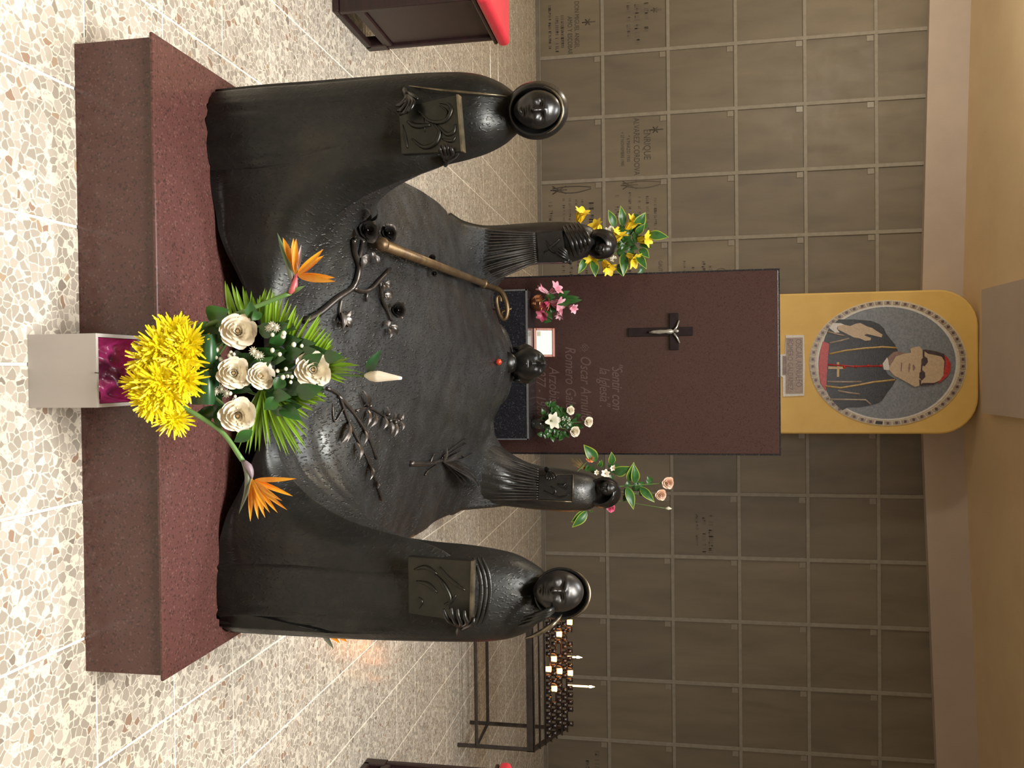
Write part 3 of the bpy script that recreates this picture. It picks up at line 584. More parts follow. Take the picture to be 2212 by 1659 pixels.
# far left
FL = [(985, 466, 668, .48, 4.80), (1010, 481, 645, .43, 4.80), (1045, 489, 614, .36, 4.80), (1080, 489, 598, .34, 4.80), (1120, 486, 579, .32, 4.82), (1160, 483, 570, .30, 4.82), (1210, 481, 569, .28, 4.82), (1245, 483, 562, .25, 4.82), (1272, 489, 550, .19, 4.83), (1288, 500, 540, .12, 4.84)]
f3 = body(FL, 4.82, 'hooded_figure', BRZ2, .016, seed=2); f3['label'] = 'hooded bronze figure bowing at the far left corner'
c3 = at(1297, 527, 4.80); hood(f3, c3, .080, np.array([.35, -1, -.42]), a0=46, deep=.10, rim=False, folds=.05)
face(f3, at(1303, 538, 4.755), .095, np.array([.3, -1, -.45]))
book(f3, [(1158, 503), (1163, 567), (1222, 566), (1214, 497)], 4.64, .05, ybot=4.66, m=BRZS, rimtop=False, relief=[([(1180, 520), (1190, 540), (1205, 548)], .008), ([(1175, 545), (1195, 530), (1210, 515)], .008)])
mk('sleeve_folds', *join([tube(catmull([at(1216+8*k, 488-2*k, 4.72), at(1226+9*k, 505-k, 4.64), at(1236+9*k, 530-2*k, 4.63), at(1240+8*k, 555-5*k, 4.70)]), [.006, .016, .016, .006], 8) for k in range(5)]), BRZS, f3)
hand(f3, at(1232, 566, 4.72), at(1226, 560, 4.66), [[at(1218, 556, 4.63), at(1208, 550, 4.62), at(1200, 545, 4.62)], [at(1219, 551, 4.63), at(1210, 544, 4.62), at(1203, 539, 4.62)], [at(1221, 547, 4.63), at(1213, 540, 4.62), at(1207, 535, 4.62)], [at(1223, 544, 4.63), at(1217, 538, 4.62), at(1212, 533, 4.62)]], [at(1222, 566, 4.64), at(1214, 564, 4.63)], r=.008)
# far right
FR = [(985, 915, 1108, .46, 4.80), (1015, 928, 1094, .43, 4.80), (1050, 948, 1088, .39, 4.80), (1090, 973, 1091, .35, 4.80), (1125, 994, 1095, .32, 4.82), (1160, 1006, 1099, .30, 4.82), (1205, 1012, 1103, .28, 4.82), (1242, 1018, 1104, .26, 4.82), (1272, 1026, 1100, .22, 4.83), (1290, 1036, 1090, .15, 4.84)]
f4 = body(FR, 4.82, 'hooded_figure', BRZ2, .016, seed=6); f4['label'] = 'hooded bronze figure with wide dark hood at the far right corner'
c4 = at(1304, 1064, 4.80); hood(f4, c4, .086, np.array([-.25, -1, -.35]), a0=54, deep=.05, rim=False)
face(f4, at(1312, 1055, 4.752), .105, np.array([-.2, -1, -.35]))
book(f4, [(1163, 1027), (1162, 1080), (1236, 1084), (1237, 1026)], 4.64, .05, ybot=4.66, m=BRZS, rimtop=False, relief=[([(1190, 1050), (1200, 1062), (1195, 1070)], .008), ([(1205, 1045), (1215, 1050), (1222, 1044)], .010), ([(1175, 1060), (1205, 1074), (1230, 1068)], .006), ([(1228, 1050), (1222, 1056), (1215, 1052)], .006)])
mk('book_border', *join([tube([at(1238, 1026, 4.632), at(1237, 1085, 4.632)], .004, 6), tube([at(1165, 1080, 4.655), at(1237, 1084, 4.635)], .003, 6)]), RIM, f4)
hand(f4, at(1180, 1014, 4.72), at(1186, 1020, 4.66), [[at(1192, 1026, 4.63), at(1196, 1031, 4.622), at(1194, 1036, 4.62)], [at(1188, 1027, 4.63), at(1191, 1033, 4.622), at(1189, 1038, 4.62)], [at(1184, 1028, 4.63), at(1186, 1034, 4.622), at(1184, 1039, 4.62)], [at(1180, 1028, 4.63), at(1181, 1033, 4.622), at(1179, 1037, 4.62)]], [at(1196, 1024, 4.64), at(1203, 1029, 4.63)], r=.008)
# skirts of the far figures run out over the pall in long ridges
def skirt(fig, base, top, nn, r):
    parts = []
    for k in range(nn):
        q = k/(nn-1); jt = 26*((k*0.618) % 1)-8; b = np.array([jt, 0.0])+np.array(base[0])*(1-q)+np.array(base[1])*q; t2 = np.array(top[0])*(1-q)+np.array(top[1])*q
        pts = []
        for s in np.linspace(0, 1, 7):
            x = b[0]+(t2[0]-b[0])*s; y = b[1]+(t2[1]-b[1])*(s**.7 if q > .5 else s)
            A_, B_ = onpall(min(x, 1045), y), at(x, y, 4.655)
            w = min(1, max(0, (x-985)/35)); Yt = 4.568+.085*min(1, max(0, (x-1000)/140)); Yd = min(A_[1], Yt)*(1-w)+Yt*w
            pts.append(at(x, y, Yd-.004))
        parts.append(tube(catmull(pts, 4), [.0005, r*.35, r*.8, r, r*.9, r*.2], 7))
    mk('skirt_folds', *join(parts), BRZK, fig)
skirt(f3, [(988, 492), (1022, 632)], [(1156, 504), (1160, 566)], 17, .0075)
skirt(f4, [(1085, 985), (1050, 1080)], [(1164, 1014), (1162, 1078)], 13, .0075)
# head of the lying figure, chin towards the visitor
hc = at(1136, 786, 4.98); hd = mk('lying_head', *sph(hc+np.array([0, .05, -.015]), .10, 28, 20, (1.22, 1.15, .88)), BRZS, tomb)
face(hd, hc+np.array([0, -.03, .020]), .235, np.array([0.0, -.62, .78]), up=(0, .78, .62)).name = 'lying_face'
mk('neck', *tube([at(1086, 783, 4.80), at(1100, 784, 4.88), at(1112, 786, 4.96)], [.070, .058, .055], 20), BRZS, tomb)
mk('ear', *sph(at(1117, 752, 4.98), .022, 12, 8, (.6, .8, 1.3)), BRZS, hd)
mk('ear', *sph(at(1117, 821, 4.98), .022, 12, 8, (.6, .8, 1.3)), BRZS, hd)
mk('head_pillow', *sph((hc[0], 5.02, .60), .2, 24, 12, (1.25, .55, .50)), BRZ, tomb)
rb = onpall(1077, 782, .012); mk('red_stone_bead', *sph(rb, .018, 16, 12), REDB, tomb)['label'] = 'small round red stone on the chest'
# bronze flowers on the pall -----------------------------------------------------
def z6(x, y): return 650+x/4.916, 430+y/4.916
def z7(x, y): return 620+x/4.424, 800+y/4.424
def branch(par, name, Z, paths, r, lift=.012):
    return mk(name, *join([tube(catmull([onpall(*Z(*p), lift) for p in q], 4) if len(q) > 2 else [onpall(*Z(*p), lift) for p in q], [r*rr, r*rr*.8], 8) for q, rr in paths]), BRZD, par)
def bleaf(par, Z, b, t2, w, lift=.014, name='bronze_leaf'):
    return mk(name, *leafg(onpall(*Z(*b), lift), onpall(*Z(*t2), lift+.012), w, (0, -.3, 1), .12, .4, 7), BRZD, par)
def roseg(c, R, d, nl=4, seed=0, openn=1.0):
    rg = random.Random(seed); s, u, dd = frame(d, (0, .2, 1)); P = []
    for k in range(nl):
        q = (k+1)/nl; npet = 3+k; a0 = rg.random()*6.3
        for j in range(npet):
            ph = a0+2*math.pi*j/npet+rg.uniform(-.15, .15); wd = (2.2/npet)*2.0*rg.uniform(.9, 1.1); rr = R*q*rg.uniform(.92, 1.06); hh = R*(.95-.62*q*openn)
            cu = rg.uniform(.10, .26)*q*openn
            def fn(t_, b_, ph=ph, wd=wd, rr=rr, hh=hh, cu=cu, q=q):
                s2 = (b_-.5)*2; ang = ph+s2*wd*(.35+.65*math.sin(math.pi*min(.62, t_*.62+.08)))
                rad = rr*(.10+.90*t_**(.75))*(1-.16*s2*s2*t_+.05*math.sin(3*s2+ph*3)*t_)*(1+cu*max(0, t_-.7))
                h = -R*.35+(hh+R*.35)*t_**.8-cu*R*1.6*max(0, t_-.72)**1.2+.06*R*t_*math.sin(4*s2+ph*2)
                return np.asarray(c)+s*(rad*math.cos(ang))+u*(rad*math.sin(ang))+dd*h
            P.append(grid(7, 7, fn))
    P.append(lathe([(0.001, -R*.4), (R*.22, -R*.35), (R*.17, R*.2), (R*.10, R*.42), (.001, R*.44)], c, d, 10))
    return join(P)
rs = branch(tomb, 'rose_branch', z6, [([(40, 1300), (200, 1210), (380, 1060), (540, 950), (600, 840), (615, 700), (570, 560), (562, 430)], 1.0), ([(612, 660), (640, 540), (662, 430)], .8), ([(560, 945), (660, 980), (740, 960), (830, 870), (950, 740)], .75), ([(705, 975), (690, 1090)], .6), ([(430, 1060), (410, 1190), (440, 1280)], .7), ([(840, 880), (870, 1080), (920, 1180), (960, 1290)], .7), ([(670, 430), (800, 470)], .6)], .0115)
for (cx_, cy_, R_, sd) in ((690, 335, .040, 1), (920, 365, .034, 2), (1020, 1180, .032, 3), (1390, 625, .018, 4), (1412, 790, .016, 5)):
    p = onpall(*z6(cx_, cy_), .03); mk('bronze_rose', *roseg(p, R_, (0.05, -.70, .70), 4, sd, .95), BRZD, tomb)
for b, t2, w in (((640, 600), (650, 740), .035), ((660, 610), (720, 660), .03), ((740, 540), (745, 660), .03), ((770, 590), (810, 720), .032), ((690, 220), (685, 95), .018), ((720, 230), (800, 95), .018), ((870, 330), (880, 250), .02), ((860, 890), (880, 970), .035), ((900, 890), (960, 930), .03), ((900, 1000), (980, 1030), .03), ((890, 1010), (940, 1075), .03), ((890, 1300), (930, 1370), .035), ((930, 1370), (945, 1480), .03), ((960, 1340), (1020, 1450), .035), ((430, 1200), (440, 1390), .03), ((450, 1250), (540, 1180), .022), ((455, 1270), (540, 1370), .035), ((450, 1280), (490, 1380), .03)):
    bleaf(rs, z6, b, t2, w)
ol = branch(tomb, 'olive_branch', z7, [([(380, 170), (490, 230), (540, 350), (590, 490), (690, 690), (790, 900), (850, 1060), (905, 1240)], .8), ([(490, 240), (640, 410), (740, 560), (800, 690), (855, 845)], .9), ([(660, 385), (780, 360), (900, 420), (980, 470), (1060, 470), (1100, 470)], .6), ([(540, 365), (455, 490), (435, 320)], .5)], .0075, .008)
for b, t2, w in (((590, 490), (515, 700), .032), ((580, 500), (565, 700), .02), ((670, 690), (690, 860), .032), ((740, 570), (735, 710), .022), ((790, 900), (792, 1050), .028), ((855, 1060), (865, 1130), .022), ((770, 360), (727, 190), .030), ((770, 370), (765, 535), .026), ((840, 400), (797, 545), .03), ((945, 430), (955, 345), .026), ((930, 440), (920, 565), .03), ((985, 480), (987, 620), .026), ((1000, 470), (1038, 405), .02), ((1030, 490), (1022, 640), .026), ((1060, 480), (1118, 400), .02), ((1090, 490), (1100, 578), .022)):
    bleaf(ol, z7, b, t2, w, .010)
for p in ((795, 340), (970, 420), (985, 480), (1035, 495), (1085, 465)): mk('olive', *sph(onpall(*z7(*p), .014), .009, 10, 8), BRZD, ol)
wh = branch(tomb, 'wheat_sheaf', z7, [([(1180, 890), (1290, 893), (1380, 888), (1490, 855)], 1.6), ([(1370, 890), (1400, 810), (1450, 790)], .6), ([(1420, 910), (1350, 960), (1320, 1000)], .7), ([(1480, 840), (1560, 760), (1700, 655)], .5), ([(1490, 850), (1580, 780), (1710, 700)], .5), ([(1490, 860), (1620, 800), (1690, 830), (1640, 860), (1590, 845)], .5), ([(1500, 860), (1660, 850), (1770, 795)], .5)], .008, .008)
for t2 in ((1700, 930), (1760, 960), (1830, 1050), (1840, 1120), (1800, 1060), (1735, 1125), (1690, 1155), (1650, 1080), (1600, 1000), (1700, 1010), (1530, 740), (1690, 760)):
    mk('wheat_ear', *leafg(onpall(*z7(1490, 872), .012), onpall(*z7(*t2), .014), .030, (0, -.3, 1), .05, .4, 8), BRZD, wh)
# crozier
s0, s1 = onpall(825, 528, .055), at(1066, 621, 4.80); s0[2] += .0
crz = mk('crozier', *tube([s0, s0*.5+s1*.5, s1], [.020, .0185, .017], 16), BRASS, tomb); crz['label'] = 'long worn brass crozier laid across the pall'
mk('end_knob', *sph(s0, .026, 16, 12), BRASS, crz)
e = s0+(s1-s0)*.86; dv = (s1-s0)/np.linalg.norm(s1-s0); mk('collar_ring', *lathe([(.021, -.012), (.026, 0), (.021, .012)], e, dv, 20), BRASS, crz)
cp = [at(*z6(*p), 4.80) for p in ((2045, 940), (2100, 965), (2140, 1000), (2178, 1090), (2192, 1180), (2178, 1255), (2150, 1275), (2112, 1230), (2085, 1140), (2078, 1060), (2095, 1030), (2118, 1045), (2125, 1090))]
mk('crook', *tube(catmull(cp, 5), [.017, .015, .013, .012, .010, .009], 12), BRASS, crz)
oc = at(*z6(2138, 1165), 4.80); mk('crook_ornament', *join([tube([oc+np.array([.0, 0, .055]), oc+np.array([.015, 0, 0]), oc+np.array([.05, 0, -.01]), oc+np.array([.01, 0, -.02]), oc+np.array([.0, 0, -.055])], [.004, .010, .010, .010, .004], 8)]), BRASS, crz)
# ------------------------------------------------------------------ stele, ledge and what stands there
YS = 5.95
st = thing('memorial_stele', 'tall upright maroon granite memorial slab with engraved inscription behind the tomb', 'memorial stone', (-.05, 6.0, 0))
bevel(mk('slab', *boxg(-.672, .578, YS, YS+.07, 0, 2.362), STELE, st, False), .003, 2)
mk('dark_backing', *boxg(-.684, .590, YS+.012, YS+.085, 0, 2.374), BLACKG, st, False)
def stext(b, x, y, size, shear=.32, ws=1.0):
    p = at(x, y, YS); txt('inscription', b, size, (p[0], YS-.0006, p[2]), SLET, st, shear, 'LEFT', .0008, ws, .74)
stext('"Sentir con', 1322, 783, .105, ws=.95); stext('la Iglesia".', 1295, 793, .105, ws=.95)
stext('Oscar Arnulfo', 1254, 768, .107); stext('Romero Galdamez', 1221, 748, .107); stext('Arzobispo', 1186, 792, .107); stext('1977 - 1980', 1158, 788, .100)
p = at(1263, 751, YS)
mk('engraved_cross', *join([boxg(p[0]-.003, p[0]+.003, YS-.0015, YS, p[2]-.03, p[2]+.03), boxg(p[0]-.03, p[0]+.03, YS-.0015, YS, p[2]-.003, p[2]+.003)]+[boxg(p[0]+a-.0025, p[0]+a+.0025, YS-.0015, YS, p[2]-.016, p[2]+.016) for a in (-.018, .018)]+[boxg(p[0]-.016, p[0]+.016, YS-.0015, YS, p[2]+a-.0025, p[2]+a+.0025) for a in (-.018, .018)]), SLET, st, False)
LZ = .695
lb = thing('granite_ledge', 'low polished black granite block standing in front of the maroon slab', 'stone block', (-.05, 5.75, 0))
bevel(mk('block', *boxg(-.556, .456, 5.60, YS-.002, 0, LZ), BLACKG, lb, False), .004, 2)
mk('edge_strip', *join([boxg(-.557, .457, 5.597, 5.604, LZ-.012, LZ+.001), boxg(-.557, -.547, 5.597, 5.604, 0, LZ), boxg(.449, .457, 5.597, 5.604, 0, LZ)]), EDGE, lb, False)
# crucifix on the slab
cf = thing('crucifix', 'dark wooden crucifix with a silver figure hung on the maroon slab', 'crucifix', tuple(at(1357, 718, YS)))
a, b = at(1357, 718, YS), at(1497, 716, YS); xm = (a[0]+b[0])/2; zb = at(1456, 716, YS)[2]
def cbeam(nm, x0, x1, z0, z1): bevel(mk(nm, *boxg(x0, x1, YS-.022, YS-.001, z0, z1), CROSSW, cf, False), .005, 2)
cbeam('upright', xm-.030, xm+.030, a[2], b[2]); 
bevel(mk('crossbar', *boxg(xm-.128, xm+.128, YS-.024, YS-.003, zb-.032, zb+.032), CROSSW, cf, False), .005, 2)
def J(x, y, o=.035): q = at(x, y, YS-o); return q
sh = J(1452, 717, .045)
corpus = [tube([J(1404, 718, .04), J(1412, 717, .045), J(1425, 717, .048), J(1438, 716, .05), J(1449, 716, .048), J(1456, 716, .042)], [.008, .011, .015, .012, .018, .008], 12),
          tube([J(1402, 718, .04), J(1428, 716, .045)], [.006, .012], 10), tube([J(1456, 714, .045), J(1462, 706), J(1467, 692, .03)], [.007, .006, .005], 8), tube([J(1456, 720, .045), J(1463, 730), J(1468, 741, .03)], [.007, .006, .005], 8),
          sph(J(1462, 715, .05), .013, 12, 10, (.85, .9, 1.1))]
mk('corpus', *join(corpus), SILVER, cf)
# framed sheet leaning on the slab
fq = [(1158, 771), (1158, 712), (1195, 709), (1197, 769)]
ft = thing('photo_frame', 'small red-brown wooden frame with a blank white sheet on the black ledge', 'picture frame', (-.24, 5.9, LZ))
x0, x1, z0, z1 = -.385, -.185, LZ+.002, LZ+.134
q0, q1 = at(1156, 709, 5.9), at(1199, 771, 5.9); x0, x1, z1 = q0[0], q1[0], LZ+.002+(q1[2]-q0[2])
def fr(x, z, y=0.0): return (x, 5.852+(z-LZ)*.5+y, z)
bw = .017
def fbar(xa, xb, za, zc): return ([fr(xa, za), fr(xb, za), fr(xb, zc), fr(xa, zc), fr(xa, za, .018), fr(xb, za, .018), fr(xb, zc, .018), fr(xa, zc, .018)], [(0, 1, 2, 3), (7, 6, 5, 4), (0, 4, 5, 1), (1, 5, 6, 2), (2, 6, 7, 3), (3, 7, 4, 0)])
for nm, bb in (('frame_rail', (x0, x1, z0, z0+bw)), ('frame_rail', (x0, x1, z1-bw, z1)), ('frame_stile', (x0, x0+bw, z0+bw, z1-bw)), ('frame_stile', (x1-bw, x1, z0+bw, z1-bw))):
    bevel(mk(nm, *fbar(*bb), FRAMEW, ft, False), .004, 2)
mk('paper_sheet', [fr(x0+bw, z0+bw, .006), fr(x1-bw, z0+bw, .006), fr(x1-bw, z1-bw, .006), fr(x0+bw, z1-bw, .006), fr(x0+bw, z0+bw, .014), fr(x1-bw, z0+bw, .014), fr(x1-bw, z1-bw, .014), fr(x0+bw, z1-bw, .014)], [(0, 1, 2, 3), (7, 6, 5, 4), (0, 4, 5, 1), (1, 5, 6, 2), (2, 6, 7, 3), (3, 7, 4, 0)], PAPER, ft, False)
mk('corner_sticker', [fr(x0+bw+.006, z0+bw+.006, .004), fr(x0+bw+.04, z0+bw+.006, .004), fr(x0+bw+.04, z0+bw+.028, .004), fr(x0+bw+.006, z0+bw+.028, .004)], [(0, 1, 2, 3)], noisy('sticker', (.5, .45, .3), (.4, .36, .25), 60, .5), ft, False)
# ------------------------------------------------------------------ mosaic medallion on the pier
YM = 10.2
def zm(x, y): return 1700+x/4.879, 600+y/4.879
def poly(name, pts, y0, m, par, zf=zm):       # a flat mosaic field with real thickness
    P = [at(*zf(*p), YM) for p in pts]; n = len(P); v = [(q[0], y0, q[2]) for q in P]+[(q[0], YM-.0005, q[2]) for q in P]
    import mathutils
    tri = mathutils.geometry.tessellate_polygon([[Vector((q[0], q[2], 0)) for q in P]])
    o = mk(name, v, [tuple(t_) for t_ in tri]+[(i, (i+1) % n, (i+1) % n+n, i+n) for i in range(n)], m, par, False)
    return recalc(o)
def stone(name, c1, c2, sc=60, rough=.35): 
    m = mat(name, c1, rough); t = NT(m); v = pos(t); vo = voro(t, v, sc); s = t.n('ShaderNodeSeparateColor'); t.l(vo.outputs['Color'], s.inputs[0]); t.l(t.ramp(s.outputs[0], [(0, c1), (1, c2)]), t.b.inputs['Base Color'])
    e_ = voro(t, v, sc, 'DISTANCE_TO_EDGE'); t.bump(e_.outputs[0], .25, .004); return m
md = thing('mosaic_medallion', 'oval mosaic portrait of a blessing clergyman on the ochre pier', 'mosaic', (-.05, YM, 3.2))
M_BG = stone('mosaic_sky', (.16, .185, .215), (.24, .265, .30)); M_BLK = stone('mosaic_black', (.012, .012, .014), (.03, .03, .032)); M_RED = stone('mosaic_red', (.42, .03, .03), (.55, .06, .055)); M_SKIN = stone('mosaic_skin', (.50, .37, .24), (.58, .45, .31))
M_WHT = stone('mosaic_white', (.62, .60, .58), (.72, .70, .66)); M_BRN = stone('mosaic_brown', (.22, .13, .10), (.30, .19, .15)); M_HAIR = stone('mosaic_hair', (.04, .025, .03), (.08, .05, .055)); M_GLD = stone('mosaic_gold', (.45, .30, .10), (.6, .44, .2)); M_CRM = stone('mosaic_cream', (.62, .55, .40), (.70, .63, .48), 40); M_GRY = stone('mosaic_greystone', (.34, .28, .24), (.44, .37, .32), 40); M_DK = stone('mosaic_dark_shade', (.10, .06, .055), (.16, .10, .09))
EC, EA, EB = (1052, 896), 725, 590
def ell(cx, cy, a, b, n=72, ph=0): return [(cx+a*math.cos(2*math.pi*i/n+ph), cy+b*math.sin(2*math.pi*i/n+ph)) for i in range(n)]
poly('backing_oval', ell(1065, 897, 832, 662), YM-.008, M_CRM, md)
poly('white_rim', ell(1055, 896, 745, 606), YM-.014, M_WHT, md)
poly('sky_field', ell(*EC, 722, 588), YM-.017, M_BG, md)
nb = 54
for k in range(nb):
    a0, a1 = 2*math.pi*(k+.10)/nb, 2*math.pi*(k+.90)/nb
    q = [(1060+A_*math.cos(a), 897+B_*math.sin(a)) for A_, B_, a in ((763, 618, a0), (822, 650, a0), (822, 650, a1), (763, 618, a1))]
    dk = k == 14
    o = poly('border_tile', q, YM-.016, M_BLK if dk else M_GRY, md)
    am = (a0+a1)/2; cx_, cy_ = 1060+792*math.cos(am), 897+634*math.sin(am)
    if not dk: mk('tile_dot', *boxg(*(lambda P: (P[0]-.014, P[0]+.014, YM-.019, YM-.015, P[2]-.014, P[2]+.014))(at(*zm(cx_, cy_), YM))), M_DK, o, False)
poly('cassock', [(500, 480), (545, 440), (700, 440), (880, 455), (970, 490), (1020, 540), (1040, 590), (1130, 700), (1165, 770), (1110, 790), (1060, 850), (1030, 905), (1030, 960), (1060, 1020), (1145, 1070), (1100, 1150), (1060, 1200), (1000, 1290), (960, 1320), (870, 1345), (760, 1365), (640, 1365), (580, 1395), (500, 1320), (440, 1240), (400, 1160), (380, 1060), (360, 960), (365, 850), (372, 760), (380, 690), (400, 620), (440, 540)], YM-.022, M_BLK, md)
poly('sash', [(375, 672), (440, 695), (425, 870), (415, 1050), (405, 1190), (352, 1110), (334, 1000), (332, 900), (345, 780)], YM-.026, M_RED, md)
poly('cuff', [(440, 530), (480, 478), (560, 480), (600, 495), (530, 512), (522, 540), (550, 578), (505, 580)], YM-.026, M_WHT, md)
poly('raised_hand', [(530, 510), (590, 495), (660, 510), (720, 485), (765, 478), (810, 500), (840, 515), (890, 530), (950, 570), (1000, 600), (990, 630), (930, 615), (830, 592), (825, 615), (880, 635), (875, 660), (820, 665), (760, 640), (700, 630), (640, 600), (580, 570), (530, 545)], YM-.030, M_SKIN, md)
poly('collar', [(1003, 905), (1050, 838), (1075, 900), (1075, 975), (1015, 968)], YM-.026, M_WHT, md)
poly('neck_shade', [(1060, 835), (1120, 780), (1190, 783), (1240, 790), (1200, 900), (1100, 960), (1066, 915)], YM-.028, M_BRN, md)
poly('hair', [(1400, 770), (1450, 755), (1560, 775), (1640, 800), (1690, 850), (1680, 950), (1620, 1080), (1540, 1125), (1410, 1142), (1420, 1000), (1420, 850)], YM-.027, M_HAIR, md)
poly('portrait_face', [(1110, 880), (1140, 830), (1220, 802), (1300, 790), (1290, 750), (1340, 730), (1390, 725), (1420, 762), (1480, 802), (1560, 817), (1620, 832), (1650, 880), (1645, 950), (1640, 1030), (1600, 1085), (1540, 1108), (1420, 1108), (1400, 1130), (1340, 1150), (1270, 1110), (1200, 1070), (1120, 1030), (1070, 970), (1085, 915)], YM-.031, M_SKIN, md)
poly('skullcap', [(1650, 815), (1690, 850), (1720, 910), (1715, 980), (1680, 1040), (1620, 1090), (1580, 1115), (1602, 1085), (1642, 1030), (1655, 950), (1660, 880)], YM-.030, M_RED, md)
poly('eye_glass', [(1408, 860), (1440, 828), (1470, 848), (1476, 890), (1440, 932), (1408, 920)], YM-.034, M_HAIR, md)
poly('eye_glass', [(1388, 1000), (1420, 975), (1445, 1000), (1450, 1045), (1412, 1082), (1384, 1050)], YM-.034, M_HAIR, md)
poly('glasses_bar', [(1405, 915), (1420, 925), (1415, 985), (1400, 985)], YM-.033, M_HAIR, md); poly('glasses_bar', [(1420, 760), (1440, 770), (1440, 835), (1422, 840)], YM-.033, M_HAIR, md); poly('glasses_bar', [(1385, 1075), (1405, 1075), (1405, 1135), (1388, 1135)], YM-.033, M_HAIR, md)
poly('mouth', [(1278, 900), (1292, 905), (1288, 960), (1276, 1000), (1270, 955)], YM-.034, M_BRN, md); poly('nose_shade', [(1318, 915), (1332, 920), (1345, 950), (1325, 985), (1316, 950)], YM-.034, M_BRN, md); poly('chin_shade', [(1195, 890), (1205, 900), (1200, 990), (1190, 980)], YM-.034, M_BRN, md)
poly('finger_gap', [(815, 598), (870, 612), (870, 622), (812, 610)], YM-.033, M_BLK, md)
def mline(nm, pts, w, m, par=md, zf=zm):
    P = [at(*zf(*p), YM) for p in pts]; mk(nm, *tube([(q[0], YM-.027, q[2]) for q in P], w, 6), m, par)
for q in ([(440, 805), (600, 770), (800, 745), (1000, 730), (1150, 740)], [(400, 1140), (560, 1160), (750, 1130), (900, 1100), (1130, 1075)]): mline('chain', q, .012, M_GLD)
for q in ([(440, 690), (560, 665), (650, 640)], [(430, 570), (520, 595), (600, 610)], [(420, 1095), (600, 1098), (780, 1095)], [(530, 1190), (650, 1212), (760, 1225)], [(450, 1280), (640, 1283), (820, 1285), (880, 1335)]): mline('fold_line', q, .011, M_GRY)
mline('button_row', [(430, 915), (700, 935), (990, 930)], .011, M_RED)
for q in ((600, 945), (720, 935), (850, 928), (985, 930)): mk('button', *sph((at(*zm(*q), YM)[0], YM-.027, at(*zm(*q), YM)[2]), .018, 8, 6), M_RED, md)
poly('pectoral_cross', [(430, 935), (520, 938), (520, 890), (545, 890), (545, 935), (612, 940), (612, 962), (545, 962), (545, 1045), (520, 1045), (520, 962), (430, 960)], YM-.030, M_GLD, md)
# name tablet below the medallion
def zp(x, y): return 1600+x/3.614, 580+y/3.614
tb = thing('name_tablet', 'stepped white-edged brown mosaic name tablet below the oval portrait', 'tablet', (-.05, YM, 3.0))
poly('white_border', [(350, 520), (492, 520), (500, 760), (494, 992), (328, 1000), (328, 850), (308, 838), (308, 672), (345, 668)], YM-.010, M_WHT, tb, zp)
poly('brown_field', [(352, 542), (484, 538), (486, 975), (350, 978)], YM-.014, stone('tablet_brown', (.27, .185, .13), (.33, .235, .17), 40), tb, zp)
poly('date_field', [(326, 682), (352, 682), (352, 832), (326, 832)], YM-.014, stone('tablet_brown2', (.22, .14, .11), (.28, .18, .14), 40), tb, zp)
def ttext(b, x, y, size, ws=1.0):
    p = at(*zp(x, y), YM); txt('lettering', b, size, (p[0], YM-.0145, p[2]), M_DK, tb, 0, 'LEFT', .001, ws, .70)
ttext('OSCAR ARNULFO', 428, 552, .098, 1.0); ttext('ROMERO GALDAMEZ', 364, 550, .088, 1.0); ttext('1977 - 1980', 331, 690, .052, 1.1)
# ------------------------------------------------------------------ benches
def kneeler(name, label, xe, side, y0, y1, w, h):
    # the end that shows stands at xe; side = +1 when the bench runs to the left of it
    t_ = thing(name, label, 'kneeler', (xe-side*w/2, (y0+y1)/2, 0)); s = -side
    def bx(nm, a, b, ya, yb, za, zb, m=WOOD, bv=.006): 
        xa, xb = xe+s*a, xe+s*b; return bevel(mk(nm, *boxg(min(xa, xb), max(xa, xb), ya, yb, za, zb), m, t_, False), bv, 2)
    bx('front_board', .0, w, y0, y0+.035, .03, h); bx('front_foot', .0, w, y0-.012, y0+.05, 0, .03)
    bx('back_board', .0, w, y1-.035, y1, .12, h); bx('back_foot', .0, .06, y1-.06, y1+.01, 0, .12)
    bx('side_rail', .0, .03, y0+.035, y1-.035, 0, .035); bx('side_rail', .004, .03, y0+.035, y1-.035, .10, .15)
    bx('side_panel', .015, .035, y0+.035, y1-.035, .15, h)
    bx('top_board', -.01, w, y0-.02, y1+.03, h, h+.02)
    c_ = bx('cushion', -.02, w, y0-.025, y1+.045, h+.02, h+.085, REDV, .025); c_.modifiers['bevel'].segments = 5
    return t_
kneeler('kneeler', 'dark wooden kneeler with red padded top left of the tomb', -1.79, 1, 3.975, 4.49, .95, .705)
kneeler('kneeler', 'dark wooden kneeler with red padded top at the right picture edge, mostly cut off', 2.075, -1, 3.80, 4.30, .95, .705)
# ------------------------------------------------------------------ candle stand
SX0, SX1 = 1.62, 2.885
cs = thing('candle_stand', 'stepped black iron votive candle stand right of the tomb', 'candle stand', (2.25, 6.5, 0))
def ib(nm, a, b, r=.014): 
    a, b = np.array(a, float), np.array(b, float); mk(nm, *tube([a, b], r*1.2, 4), IRON, cs, False)
for x in (SX0+.02, SX1-.012):
    for y in (6.285, 6.705): ib('leg', (x, y, 0), (x, y, .56 if y < 6.5 else .80))
    ib('side_bar', (x, 6.285, .15), (x, 6.705, .15), .011)
for y in (6.285, 6.705): ib('cross_bar', (SX0, y, .15), (SX1, y, .15), .011)
tz = lambda k: .600+.0345*k
ty = lambda k: 6.305+.066*k
for k in range(7):
    bevel(mk('tier', *boxg(SX0, SX1, ty(k)-.033, ty(k)+.033, tz(k)-.008, tz(k)), IRON, cs, False), .002, 1)
    mk('tier_lip', *tube([(SX0, ty(k)-.033, tz(k)+.004), (SX1, ty(k)-.033, tz(k)+.004)], .005, 6), IRON, cs)
mk('front_apron', *boxg(SX0, SX1, ty(0)-.033, ty(0)-.026, .545, tz(0)), IRON, cs, False)
